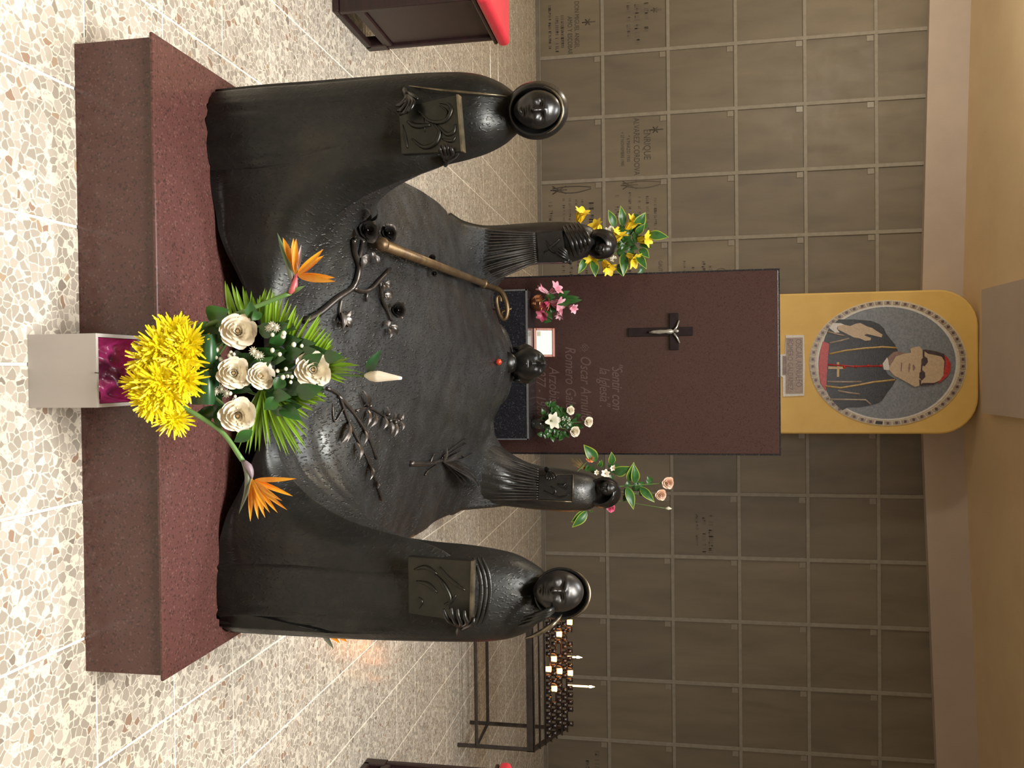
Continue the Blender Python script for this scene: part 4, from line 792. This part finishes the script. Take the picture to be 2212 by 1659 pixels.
for x in (SX0, SX1-.006): mk('end_plate', [(x, ty(0)-.033, .545), (x, ty(6)+.033, .545+.2), (x, ty(6)+.033, tz(6)), (x, ty(0)-.033, tz(0)), (x+.006, ty(0)-.033, .545), (x+.006, ty(6)+.033, .545+.2), (x+.006, ty(6)+.033, tz(6)), (x+.006, ty(0)-.033, tz(0))], [(0, 1, 2, 3), (7, 6, 5, 4), (0, 4, 5, 1), (1, 5, 6, 2), (2, 6, 7, 3), (3, 7, 4, 0)], IRON, cs, False)
cupv, cupf = lathe([(.001, 0), (.017, 0), (.0185, .004), (.021, .044), (.0195, .044), (.017, .010), (.001, .010)], (0, 0, 0), (0, 0, 1), 14)
cme = bpy.data.meshes.new('votive_cup'); cme.from_pydata([tuple(map(float, q)) for q in cupv], [], cupf); cme.materials.append(GLASSD); cme.polygons.foreach_set('use_smooth', [True]*len(cme.polygons))
litv, litf = lathe([(.001, 0), (.017, 0), (.0185, .004), (.0215, .044), (.001, .040)], (0, 0, 0), (0, 0, 1), 14)
lme = bpy.data.meshes.new('lit_votive_cup'); lme.from_pydata([tuple(map(float, q)) for q in litv], [], litf); lme.materials.append(WAXL)
flv, flf = lathe([(.001, 0), (.005, .006), (.006, .012), (.003, .024), (.0005, .034)], (0, 0, .038), (0, 0, 1), 8)
fme = bpy.data.meshes.new('flame'); fme.from_pydata([tuple(map(float, q)) for q in flv], [], flf); fme.materials.append(FLAME)
lit_px = [(1186, 1447, 2), (1201, 1418, 3), (1201, 1481, 3), (1214, 1371, 4), (1214, 1452, 4), (1238, 1460, 6), (1236, 1337, 6)]
cx = np.arange(SX0+.04, SX1-.02, .0585); lit = set()
for x, y, k in lit_px:
    X = at(x, y, ty(k))[0]; lit.add((k, int(np.argmin(abs(cx-X)))))
ORD = ['', 'first', 'second', 'third', 'fourth', 'fifth', 'sixth', 'seventh', 'eighth', 'ninth', 'tenth', 'eleventh', 'twelfth', 'thirteenth', 'fourteenth', 'fifteenth', 'sixteenth', 'seventeenth', 'eighteenth', 'nineteenth', 'twentieth', 'twenty-first', 'twenty-second', 'twenty-third']
ROWN = {2: 'lowest', 3: 'second lowest', 4: 'middle', 5: 'second highest', 6: 'highest'}
for k in range(2, 7):
    cnt = 0
    for i in reversed(range(len(cx))):
        x = cx[i]
        if (k*7+i*3) % 11 == 0 and (k, i) not in lit: continue
        cnt += 1; where = '%s row, %s from the right end of the stand' % (ROWN[k], ORD[cnt])
        if (k, i) in lit:
            o = bpy.data.objects.new('lit_votive_candle', lme); COL.objects.link(o); o.location = (x, ty(k), tz(k)+.0005)
            tag(o, 'glowing lit votive cup, '+where, 'candle', 'lit votive cups')
        else:
            o = bpy.data.objects.new('votive_candle', cme); COL.objects.link(o); o.location = (x, ty(k), tz(k)+.0005)
            tag(o, 'dark unlit votive cup, '+where, 'candle', 'unlit votive cups')
def taper(px, top, k, label):
    P = at(px[0], px[1], ty(k)); z1 = at(top, px[1], ty(k))[2]; t_ = thing('taper_candle', label, 'candle', (P[0], ty(k), tz(k)))
    mk('wax', *tube([(P[0], ty(k), tz(k)), (P[0], ty(k), z1)], .0075, 10), TAPER, t_); mk('flame', *lathe([(.001, 0), (.009, .012), (.010, .022), (.004, .042), (.0005, .055)], (P[0], ty(k), z1), (0, 0, 1), 10), FLAME, t_)
taper((1232, 1481), 1270, 6, 'tall thin lit taper at the back row of the candle stand'); taper((1232, 1419), 1243, 6, 'short lit taper at the back row of the candle stand')
pl_ = bpy.data.lights.new('candle_glow', 'POINT'); pl_.energy = 2.5; pl_.color = (1, .36, .10); pl_.shadow_soft_size = .12
po = bpy.data.objects.new('candle_glow', pl_); COL.objects.link(po); po.location = (2.2, 6.5, .93); po.parent = None
# ------------------------------------------------------------------ flowers
FA = thing('flower_arrangement', 'tall arrangement of cream roses, yellow chrysanthemums and palm in a white box', 'flowers', (-.017, 1.987, 0))
bx0, bx1, by0, by1, bh, wt = -.110, .077, 1.897, 2.078, .195, .009
def bxp(nm, *a, m=WHITE): return mk(nm, *boxg(*a), m, FA, False)
bxp('box_front', bx0, bx1, by0, by0+wt, 0, bh); bxp('box_back', bx0, bx1, by1-wt, by1, 0, bh); bxp('box_side', bx0, bx0+wt, by0+wt, by1-wt, 0, bh); bxp('box_side', bx1-wt, bx1, by0+wt, by1-wt, 0, bh); bxp('box_bottom', bx0+wt, bx1-wt, by0+wt, by1-wt, 0, .012)
def foilf(a, b):
    x, y = bx0+wt+.001+(bx1-bx0-2*wt-.002)*a, by0+wt+.001+(by1-by0-2*wt-.002)*b; e = max(abs(a-.5), abs(b-.5))*2
    return (x, y, .135+.05*max(0, e-.8)*5+.012*math.sin(9*a+3*b)*math.sin(7*b+2*a)+.006*math.sin(23*a-11*b))
mk('foil_lining', *grid(24, 24, foilf), FOIL, FA)
mk('box_twig', *tube([at(205, 805, 1.893), at(214, 806, 1.893)], .0016, 6), noisy('twig', (.06, .04, .03), (.1, .07, .05), 50, .7), FA)
def mum(c, R, d, seed, n=170, par=FA):
    rg = random.Random(seed); s, u, dd = frame(d); P = []
    for k in range(n):
        q = (k+.5)/n; el = math.acos(1-1.45*q); az = k*2.39996+rg.uniform(-.25, .25); Lp = R*rg.uniform(.72, 1.25)*(.55+.45*min(1, q*1.6))
        dr = s*(math.sin(el)*math.cos(az))+u*(math.sin(el)*math.sin(az))+dd*math.cos(el)
        sd = np.cross(dr, dd+.01*u); sd /= np.linalg.norm(sd)+1e-9; nn = np.cross(sd, dr); w = R*.040*rg.uniform(.8, 1.3); cu = rg.uniform(.05, .30)
        v = []
        for t_, ww in ((.08, .5), (.45, 1.0), (.8, 1.15), (1.0, .55)):
            p = np.asarray(c)+dr*(Lp*t_)+nn*(Lp*cu*(t_**2))*(1 if el > .5 else -1)
            v += [p-sd*w*ww, p+sd*w*ww+nn*w*.4]
        P.append((v, [(0, 1, 3, 2), (2, 3, 5, 4), (4, 5, 7, 6)]))
    P.append(sph(c, R*.32, 10, 8))
    return mk('chrysanthemum', *join(P), YEL, par, False)
for i, (x, y, R, Y) in enumerate(((376, 718, .052, 1.955), (350, 752, .058, 1.925), (392, 772, .056, 1.93), (322, 776, .048, 1.915), (408, 742, .050, 1.94), (308, 829, .046, 1.905), (348, 826, .060, 1.905), (330, 866, .052, 1.905), (398, 822, .052, 1.925), (366, 850, .052, 1.915), (376, 905, .044, 1.945))):
    c_ = at(x, y, Y); mum(c_, R, (c_[0]*1.5+.03*(i % 3-1), -1, .55), 30+i)
def sheet(nm, a, b, Y, bulge, m, seg=10):   # a broad folded leaf bent into a loop: a, b opposite corners in the picture
    def fn(p, q):
        x = a[0]+(b[0]-a[0])*p; y = a[1]+(b[1]-a[1])*q; return at(x, y, Y-bulge*math.sin(math.pi*p)**.6-.008*math.sin(math.pi*q))
    return mk(nm, *grid(seg, 8, fn), m, FA)
sheet('folded_leaf', (418, 722), (470, 795), 1.985, .035, GREEN2); sheet('folded_leaf', (414, 797), (466, 874), 1.98, .035, GREEN2); sheet('folded_leaf', (424, 760), (474, 840), 1.995, .030, GREEN2)
for i, (x, y, R, Y) in enumerate(((515, 718, .046, 1.985), (506, 806, .043, 1.965), (562, 812, .034, 1.985), (676, 799, .045, 2.02), (515, 896, .045, 1.985))):
    c_ = at(x, y, Y); dr = np.array([c_[0]*1.2, -1, .45 if i != 2 else .8]); r_ = mk('cream_rose', *roseg(c_, R, dr, 5, 60+i, 1.0), CREAM, FA)
    mk('rose_heart', *lathe([(.001, 0), (R*.10, .001), (R*.08, R*.05), (.001, R*.07)], c_+dr/np.linalg.norm(dr)*R*.47, dr, 10), CREAMD, r_)
    mk('rose_stem', *tube([c_+np.array([0, .02, -.02]), at(400, 805, 1.99)], .004, 6), STEM, r_)
rg = random.Random(5)
for k in range(58):
    x, y = rg.uniform(462, 690), rg.uniform(700, 905)
    if (x-560)**2/150**2+(y-808)**2/110**2 > 1: continue
    a = math.atan2(y-806, x-430)+rg.uniform(-.5, .5); L_ = rg.uniform(34, 62); Y = rg.uniform(2.005, 2.06)
    mk('leaf', *leafg(at(x-L_*.5*math.cos(a), y-L_*.5*math.sin(a), Y), at(x+L_*.5*math.cos(a), y+L_*.5*math.sin(a), Y-.02), rg.uniform(.032, .048), (rg.uniform(-.5, .5), -1, rg.uniform(-.1, .7)), .08, .3), GREEN, FA)
for (b, t2, w) in (((600, 860), (570, 885), .035), ((610, 815), (595, 845), .035), ((470, 700), (430, 745), .07), ((450, 690), (495, 668), .06), ((545, 690), (540, 650), .03), ((560, 718), (605, 705), .04), ((560, 690), (548, 672), .03), ((470, 880), (520, 930), .06), ((640, 850), (700, 835), .045), ((545, 930), (505, 955), .03), ((700, 770), (742, 770), .035), ((440, 880), (455, 912), .05), ((590, 850), (630, 858), .035)):
    mk('leaf', *leafg(at(*b, 1.995), at(*t2, 1.985), w, (.1, -1, .4), .1, .3), GREEN, FA)
for k in range(34):
    zz = [(585, 705), (600, 730), (470, 765), (505, 768), (478, 850), (510, 855), (612, 806), (634, 822), (556, 768), (600, 760), (640, 745), (490, 775)]; q = zz[k % 12]; x, y = q[0]+rg.uniform(-14, 14), q[1]+rg.uniform(-10, 10); c_ = at(x, y, rg.uniform(1.965, 1.985))
    if k % 4 == 0: mk('filler_daisy', *join([leafg(c_, c_+np.array([math.cos(a)*.013, -.002, math.sin(a)*.013]), .004, (0, -1, .2), 0, .1, 4) for a in np.arange(0, 6.28, .57)]+[sph(c_, .005, 8, 6)]), WHITEP, FA)
    else: mk('filler_bud', *sph(c_, rg.uniform(.0045, .008), 8, 6, (1, 1, .8)), WHITEP, FA)
def frond(path, Yd, lf, w):
    r_ = mk('palm_frond', *tube(catmull([at(*p, Yd) for p in path], 5), [.0042, .0015], 6), STEM, FA)
    lf2 = []
    for i, q in enumerate(lf):
        lf2.append(q)
        if i+1 < len(lf) and abs(q[1][0]-lf[i+1][1][0])+abs(q[1][1]-lf[i+1][1][1]) < 55: lf2.append(tuple(((q[k][0]+lf[i+1][k][0])/2-3*k, (q[k][1]+lf[i+1][k][1])/2+4*k) for k in (0, 1)))
    for i, (b, t2) in enumerate(lf2):
        dY = .03*math.sin(i*1.7); bb = (b[0]+(b[0]-t2[0])*.35, b[1]+(b[1]-t2[1])*.35); mk('leaflet', *leafg(at(*bb, Yd), at(*t2, Yd-.02+dY), w*.68, (.25*math.sin(i), -1, .3), .05, .45, 8, .8), PALM, r_)
frond([(450, 800), (500, 730), (560, 705), (610, 722), (660, 752), (720, 785), (790, 808)], 2.06, [((498, 675), (486, 606)), ((520, 673), (500, 610)), ((536, 678), (524, 617)), ((546, 678), (543, 628)), ((565, 668), (556, 644)), ((565, 672), (573, 621)), ((570, 690), (585, 621)), ((585, 695), (590, 623)), ((594, 705), (603, 631)), ((603, 717), (624, 644)), ((612, 723), (641, 657)), ((625, 731), (640, 668)), ((632, 734), (656, 681)), ((651, 748), (694, 673)), ((659, 753), (694, 687)), ((670, 758), (705, 706)), ((684, 765), (717, 715)), ((690, 770), (720, 731)), ((697, 775), (724, 745)), ((703, 780), (738, 761)), ((708, 785), (758, 773)), ((715, 790), (776, 789)), ((700, 800), (760, 806)), ((705, 806), (745, 828))], .016)
frond([(450, 812), (520, 840), (580, 860), (640, 862), (700, 850)], 2.06, [((661, 858), (693, 860)), ((640, 858), (687, 875)), ((620, 862), (677, 888)), ((610, 862), (665, 907)), ((605, 866), (668, 930)), ((600, 868), (665, 946)), ((595, 870), (663, 972)), ((592, 872), (650, 986)), ((585, 872), (636, 975)), ((580, 870), (620, 986)), ((576, 870), (600, 960)), ((570, 868), (575, 968)), ((565, 868), (551, 976)), ((560, 866), (530, 980)), ((552, 862), (506, 954)), ((650, 858), (706, 868)), ((685, 848), (706, 858))], .015)
# lily bud
lbp = [at(400, 806, 2.0), at(560, 808, 2.06), at(713, 810, 2.07), at(790, 812, 2.06)]
lb_ = mk('lily_stem', *tube(catmull(lbp), [.004, .003], 7), STEM, FA)
b0, b1 = at(788, 811, 2.06), at(867, 817, 2.04)
mk('lily_bud', *tube(catmull([b0, b0+(b1-b0)*.3, b0+(b1-b0)*.6, b1], 6), [.004, .014, .0165, .013, .009, .004], 6), CREAM, lb_)
mk('lily_leaf', *leafg(at(795, 806, 2.06), at(823, 755, 2.05), .028, (0, -1, .2), .25), GREEN2, lb_)
# birds of paradise
def spear(nm, pts, w, m, par, flat=.35): return mk(nm, *tube(catmull(pts, 5), [w*.5, w, w*.9, w*.55, w*.05], 8, True, flat), m, par)
def bird(par, stem, bract, pink, seps, tong, Y0, Y1, pm=None, sw=.017):
    st_ = mk('bird_of_paradise', *tube(catmull([at(*p, Y0+(Y1-Y0)*i/(len(stem)-1)) for i, p in enumerate(stem)], 6), [.0075, .0065, .006, .0065], 9), STEM, par)
    spear('bract', [at(*p, Y1) for p in bract], .013, BRACT, st_, .7); spear('bract_base', [at(*p, Y1-.004) for p in pink], .011, pm or BRACTP, st_, .8)
    for i, (b, t2) in enumerate(seps): mk('orange_sepal', *leafg(at(*b, Y1-.006), at(*t2, Y1-.012-.012*(i % 3)), sw, (.2*(i % 3-1), -1, .25), .04, .5, 9, .8), ORNG, st_)
    for b, t2 in tong: mk('lilac_tongue', *leafg(at(*b, Y1-.012), at(*t2, Y1-.012), .010, (0, -1, .2), .02, .5), LILAC, st_)
    return st_
bl = bird(FA, [(400, 720), (478, 691), (551, 663), (628, 632)], [(634, 624), (627, 580), (612, 540), (599, 503)], [(626, 634), (634, 622), (638, 606), (640, 588)], [((637, 592), (634, 514)), ((639, 592), (640, 515)), ((642, 594), (699, 538)), ((643, 596), (700, 552)), ((645, 596), (724, 600)), ((645, 597), (725, 608)), ((636, 575), (611, 513))], [((644, 585), (651, 528))], 1.97, 2.03)
mk('bract_leaf', *leafg(at(626, 634, 2.03), at(660, 617, 2.02), .012, (0, -1, .3), .05), STEM, bl)
bird(FA, [(376, 871), (429, 899), (482, 936), (524, 995)], [(524, 993), (536, 1020), (533, 1060), (516, 1110)], [(528, 996), (538, 1010), (543, 1024), (545, 1036)], [((545, 1034), (541, 1127)), ((546, 1036), (573, 1119)), ((547, 1038), (583, 1108)), ((547, 1036), (558, 1122)), ((548, 1038), (600, 1108)), ((549, 1038), (621, 1102)), ((549, 1037), (633, 1072)), ((551, 1036), (641, 1034)), ((549, 1037), (610, 1082)), ((548, 1038), (570, 1100))], [], 1.95, 1.99, noisy('bract_mauve', (.20, .15, .17), (.27, .21, .22), 14, .45), .013)
# bird of paradise in a low vase behind the near right figure
V2 = thing('vase_with_flower', 'orange bird of paradise in a low vase showing past the near right bronze figure', 'flowers', (.935, 3.3, 0))
mk('vase', *lathe([(.03, .001), (.05, .03), (.055, .09), (.035, .16), (.04, .19), (.034, .19), (.03, .16)], (.935, 3.3, 0), (0, 0, 1), 20), VASEG, V2)
b2 = mk('flower_stem', *tube(catmull([(.935, 3.3, .03), (.94, 3.25, .25), at(690, 1350, 3.1)]), .006, 8), STEM, V2)
for b, t2, m in (((690, 1350), (721, 1402), BRACT), ((700, 1350), (748, 1384), ORNG), ((700, 1352), (735, 1390), ORNG), ((702, 1345), (752, 1388), ORNG)): mk('orange_sepal' if m is ORNG else 'bract', *leafg(at(*b, 3.1), at(*t2, 3.08), .022, (0, -1, .3), .05, .5, 9, .8), m, b2)
# lilies ------------------------------------------------------------------------
def lilyg(b, c, R, seed=0, flare=.5, npet=6, wd=1.0):
    b, c = np.asarray(b, float), np.asarray(c, float); ax = c-b; L_ = np.linalg.norm(ax); s, u, dd = frame(ax/L_, (.1, .2, 1)); P = []; rg = random.Random(seed)
    for k in range(npet):
        ph = 2*math.pi*k/npet+seed; R2 = R*rg.uniform(.88, 1.1)
        def fn(t_, q, ph=ph, R2=R2):
            s2 = (q-.5)*2; rad = R2*(.10+.35*t_**.9+.55*t_**3); h = L_*(t_**.75)-flare*R2*max(0, t_-.7)**1.3*2.2
            w = wd*R2*.42*math.sin(math.pi*min(.96, .15+.80*t_))**.8*(1.25 if k % 2 == 0 else .95)
            d1 = s*math.cos(ph)+u*math.sin(ph); d2 = -s*math.sin(ph)+u*math.cos(ph)
            return b+dd*h+d1*(rad-abs(s2)*w*.15)+d2*(w*s2)
        P.append(grid(8, 5, fn))
    return join(P)
def variegated(par, b, t2, w, nrm=(.1, -1, .35)):
    o = mk('variegated_leaf', *leafg(b, t2, w*.80, nrm, .10, .28, 9), VARI, par); n_ = np.asarray(nrm, float); n_ /= np.linalg.norm(n_)
    mk('leaf_margin', *leafg(np.asarray(b)-n_*.0025, np.asarray(t2)+(np.asarray(t2)-np.asarray(b))*.05-n_*.0025, w, nrm, .10, .28, 9), VARE, o); return o
# yellow bouquet on a pedestal behind the far left figure
YQ = 5.55
def pedestal(nm, label, x, y, h, r): 
    o = mk(nm, *lathe([(.15, .001), (.15, .04), (r*.7, .07), (r*.6, h-.06), (r*1.1, h-.03), (r*1.1, h)], (x, y, 0), (0, 0, 1), 24), BLACKG); tag(o, label, 'pedestal'); return o
pb = at(1230, 528, YQ); pedestal('flower_pedestal', 'slim dark pedestal behind the far left bronze figure', pb[0], YQ, .62, .075)
B1 = thing('yellow_bouquet', 'bouquet of yellow lilies with variegated leaves behind the far left bronze figure', 'flowers', (pb[0], YQ, .621))
mk('vase', *lathe([(.04, 0), (.055, .05), (.06, .12), (.04, .2), (.045, .24), (.038, .24), (.034, .2)], (pb[0], YQ, .621), (0, 0, 1), 20), VASEG, B1)
vt = np.array([pb[0], YQ, .84])
def stemto(par, p, r=.0035): return mk('stem', *tube(catmull([vt, vt*.45+np.asarray(p)*.55+np.array([0, .01, .02]), np.asarray(p)]), r, 6), STEM, par)
for i, (b, c_) in enumerate((((1249, 481), (1260, 451)), ((1296, 500), (1283, 480)), ((1330, 523), (1340, 497)), ((1353, 496), (1374, 471)), ((1378, 518), (1404, 516)), ((1352, 550), (1377, 566)), ((1284, 548), (1276, 568)), ((1304, 564), (1320, 586)))):
    B_, C_ = at(*b, YQ-.02), at(*c_, YQ-.07); mk('yellow_lily', *lilyg(B_, C_, .058, i, .35), YELL, B1); stemto(B1, B_)
for b, t2, w in (((1328, 490), (1315, 455), .055), ((1345, 489), (1341, 446), .055), ((1372, 492), (1394, 460), .075), ((1374, 505), (1392, 484), .05), ((1400, 507), (1443, 512), .065), ((1382, 538), (1402, 557), .06), ((1346, 548), (1347, 595), .065), ((1376, 552), (1396, 580), .055), ((1281, 562), (1286, 597), .06), ((1264, 560), (1250, 590), .05), ((1334, 578), (1345, 596), .04)):
    variegated(B1, at(*b, YQ-.03), at(*t2, YQ-.06), w)
rg = random.Random(9)
for k in range(52):
    x, y = rg.uniform(1235, 1400), rg.uniform(470, 580); 
    if k < 30: x, y = rg.uniform(1325, 1390), rg.uniform(500, 555)
    a = rg.uniform(0, 6.28); mk('leaf', *leafg(at(x, y, YQ-.01), at(x+18*math.cos(a), y+18*math.sin(a), YQ-.03), .045, (rg.uniform(-.4, .4), -1, .4), .1), GREEN, B1)
for x, y in ((1318, 492), (1322, 494), (1312, 496), (1327, 556), (1322, 560)): mk('filler_cluster', *join([sph(at(x+rg.uniform(-4, 4), y+rg.uniform(-4, 4), YQ-.04), .006, 7, 5) for _ in range(9)]), WHITEP, B1)
# right bouquet
pr = at(1235, 1062, YQ); pedestal('flower_pedestal', 'slim dark pedestal behind the far right bronze figure', pr[0], YQ, .62, .075)
B2 = thing('rose_bouquet', 'loose bouquet of pale roses and variegated leaves behind the far right bronze figure', 'flowers', (pr[0], YQ, .621))
mk('vase', *lathe([(.04, 0), (.055, .05), (.06, .12), (.04, .2), (.045, .24), (.038, .24), (.034, .2)], (pr[0], YQ, .621), (0, 0, 1), 20), VASEG, B2)
vt = np.array([pr[0], YQ, .84])
for b, t2, w in (((1289, 996), (1262, 962), .075), ((1270, 985), (1262, 972), .03), ((1321, 1003), (1321, 977), .05), ((1293, 1008), (1300, 994), .035), ((1325, 1021), (1362, 1009), .075), ((1358, 1040), (1369, 1000), .065), ((1372, 1044), (1369, 1003), .06), ((1354, 1052), (1368, 1099), .06), ((1383, 1053), (1413, 1084), .055), ((1268, 1104), (1237, 1138), .062), ((1262, 1104), (1235, 1127), .05), ((1275, 1103), (1277, 1108), .03)):
    variegated(B2, at(*b, YQ-.03), at(*t2, YQ-.06), w)
for x, y, r_, m, sd in ((1275, 990, .026, ORR, 1), (1443, 1043, .038, PEACH, 2), (1427, 1069, .035, PEACH, 3), (1320, 1097, .028, PINKD, 4)):
    p = at(x, y, YQ-.05); q = mk('rose', *roseg(p, r_, (.05, -1, .35), 4, sd, 1.15), m, B2); stemto(B2, p)
for x, y, r_ in ((1307, 1023, .03), (1323, 1011, .02), (1288, 1021, .018)): mk('star_blossom', *lilyg(at(x, y, YQ-.03), at(x+1, y, YQ-.06), r_, x, .2, 6, 1.1), CREAM, B2)
mk('rose_bud', *tube([at(1437, 1098, YQ-.04), at(1444, 1098, YQ-.04), at(1451, 1099, YQ-.04)], [.004, .012, .002], 8), WHITEP, B2); stemto(B2, at(1437, 1098, YQ-.04), .002)
for k in range(26):
    x, y = rg.uniform(1265, 1330), rg.uniform(1000, 1045)
    if k > 12: x, y = rg.uniform(1350, 1410), rg.uniform(1035, 1070)
    a = rg.uniform(0, 6.28); mk('leaf', *leafg(at(x, y, YQ-.01), at(x+16*math.cos(a), y+16*math.sin(a), YQ-.03), .038, (rg.uniform(-.4, .4), -1, .4), .1), GREEN, B2)
mk('dried_grass', *join([tube([at(1268, 1016, YQ-.01), at(1240+rg.uniform(-6, 12), 995+rg.uniform(-8, 12), YQ-.03)], [.002, .001], 5) for _ in range(18)]), noisy('straw', (.35, .24, .08), (.28, .18, .06), 30, .6), B2)
# pink lilies in a copper bowl on the ledge
YP = 5.74; pc = at(1147, 656, YP)
B3 = thing('copper_pot_of_lilies', 'pink lilies in a small round copper pot on the black ledge', 'flowers', (pc[0], YP, LZ))
mk('copper_pot', *lathe([(.03, .0005), (.036, .004), (.055, .03), (.062, .05), (.060, .068), (.064, .076), (.060, .076), (.055, .066), (.05, .04), (.001, .035)], (pc[0], YP, LZ), (0, 0, 1), 28), COPPER, B3)
mk('pot_handle', *tube([np.array([pc[0]+.075*math.cos(a), YP-.035, LZ+.085+.05*math.sin(a)]) for a in np.linspace(0, math.pi, 15)], .0025, 6), COPPER, B3)
vt = np.array([pc[0], YP, LZ+.05])
for nm, b, c_, R_, m, sd in (('pink_lily', (1190, 632), (1207, 618), .055, PINK, 1), ('pink_lily', (1190, 652), (1214, 660), .058, PINK, 2), ('pink_lily', (1176, 676), (1169, 684), .052, PINKD, 3), ('pink_lily', (1188, 654), (1172, 662), .042, PINKD, 4), ('pink_lily', (1186, 635), (1161, 618), .030, PINK, 5), ('pink_lily', (1212, 668), (1207, 688), .032, PINK, 6), ('pink_lily', (1231, 662), (1242, 668), .038, PINK, 7)):
    B_, C_ = at(*b, YP-.02), at(*c_, YP-.06); mk(nm, *lilyg(B_, C_, R_, sd, .4), m, B3); stemto(B3, B_, .003)
for b, t2 in (((1185, 655), (1200, 640)), ((1190, 660), (1205, 672)), ((1180, 645), (1192, 628)), ((1200, 650), (1225, 660)), ((1205, 640), (1232, 628)), ((1215, 645), (1252, 642)), ((1220, 650), (1258, 648)), ((1185, 635), (1198, 645)), ((1180, 672), (1193, 690)), ((1195, 665), (1190, 676)), ((1215, 652), (1235, 655)), ((1170, 690), (1192, 694))): mk('leaf', *leafg(at(*b, YP-.01), at(*t2, YP-.02), .040, (.1, -1, .3), .1), GREEN, B3)
# white lily and roses in a dark glass on the ledge
pw = at(1147, 915, YP)
B4 = thing('glass_of_white_flowers', 'white lily and cream roses in a small dark glass on the black ledge', 'flowers', (pw[0], YP, LZ))
mk('glass', *lathe([(.030, .0005), (.034, .004), (.042, .09), (.039, .09), (.03, .01), (.001, .008)], (pw[0], YP, LZ), (0, 0, 1), 24), VASEG, B4)
vt = np.array([pw[0], YP, LZ+.04])
B_, C_ = at(1188, 909, YP-.02), at(1198, 909, YP-.065); mk('white_lily', *lilyg(B_, C_, .062, 1.3, .45), WHITEP, B4); stemto(B4, B_, .003)
for x, y, r_, sd in ((1231, 886, .030, 21), (1240, 932, .038, 22), (1270, 911, .034, 23)):
    p = at(x, y, YP-.03); mk('cream_rose', *roseg(p, r_, (.05, -.8, .6), 4, sd, .8), CREAM, B4); stemto(B4, p, .003)
for k in range(95):
    x, y = rg.uniform(1174, 1258), rg.uniform(876, 948)
    if (x-1195)**2/55**2+(y-912)**2/36**2 > 1: continue
    a = rg.uniform(0, 6.28); mk('leaf', *leafg(at(x, y, YP-.005), at(x+15*math.cos(a), y+15*math.sin(a), YP-.02), .035, (rg.uniform(-.4, .4), -1, .4), .1), GREEN, B4)
for k in range(14): mk('filler_bud', *sph(at(rg.uniform(1215, 1232), rg.uniform(900, 922), YP-.04), .005, 7, 5), WHITEP, B4)
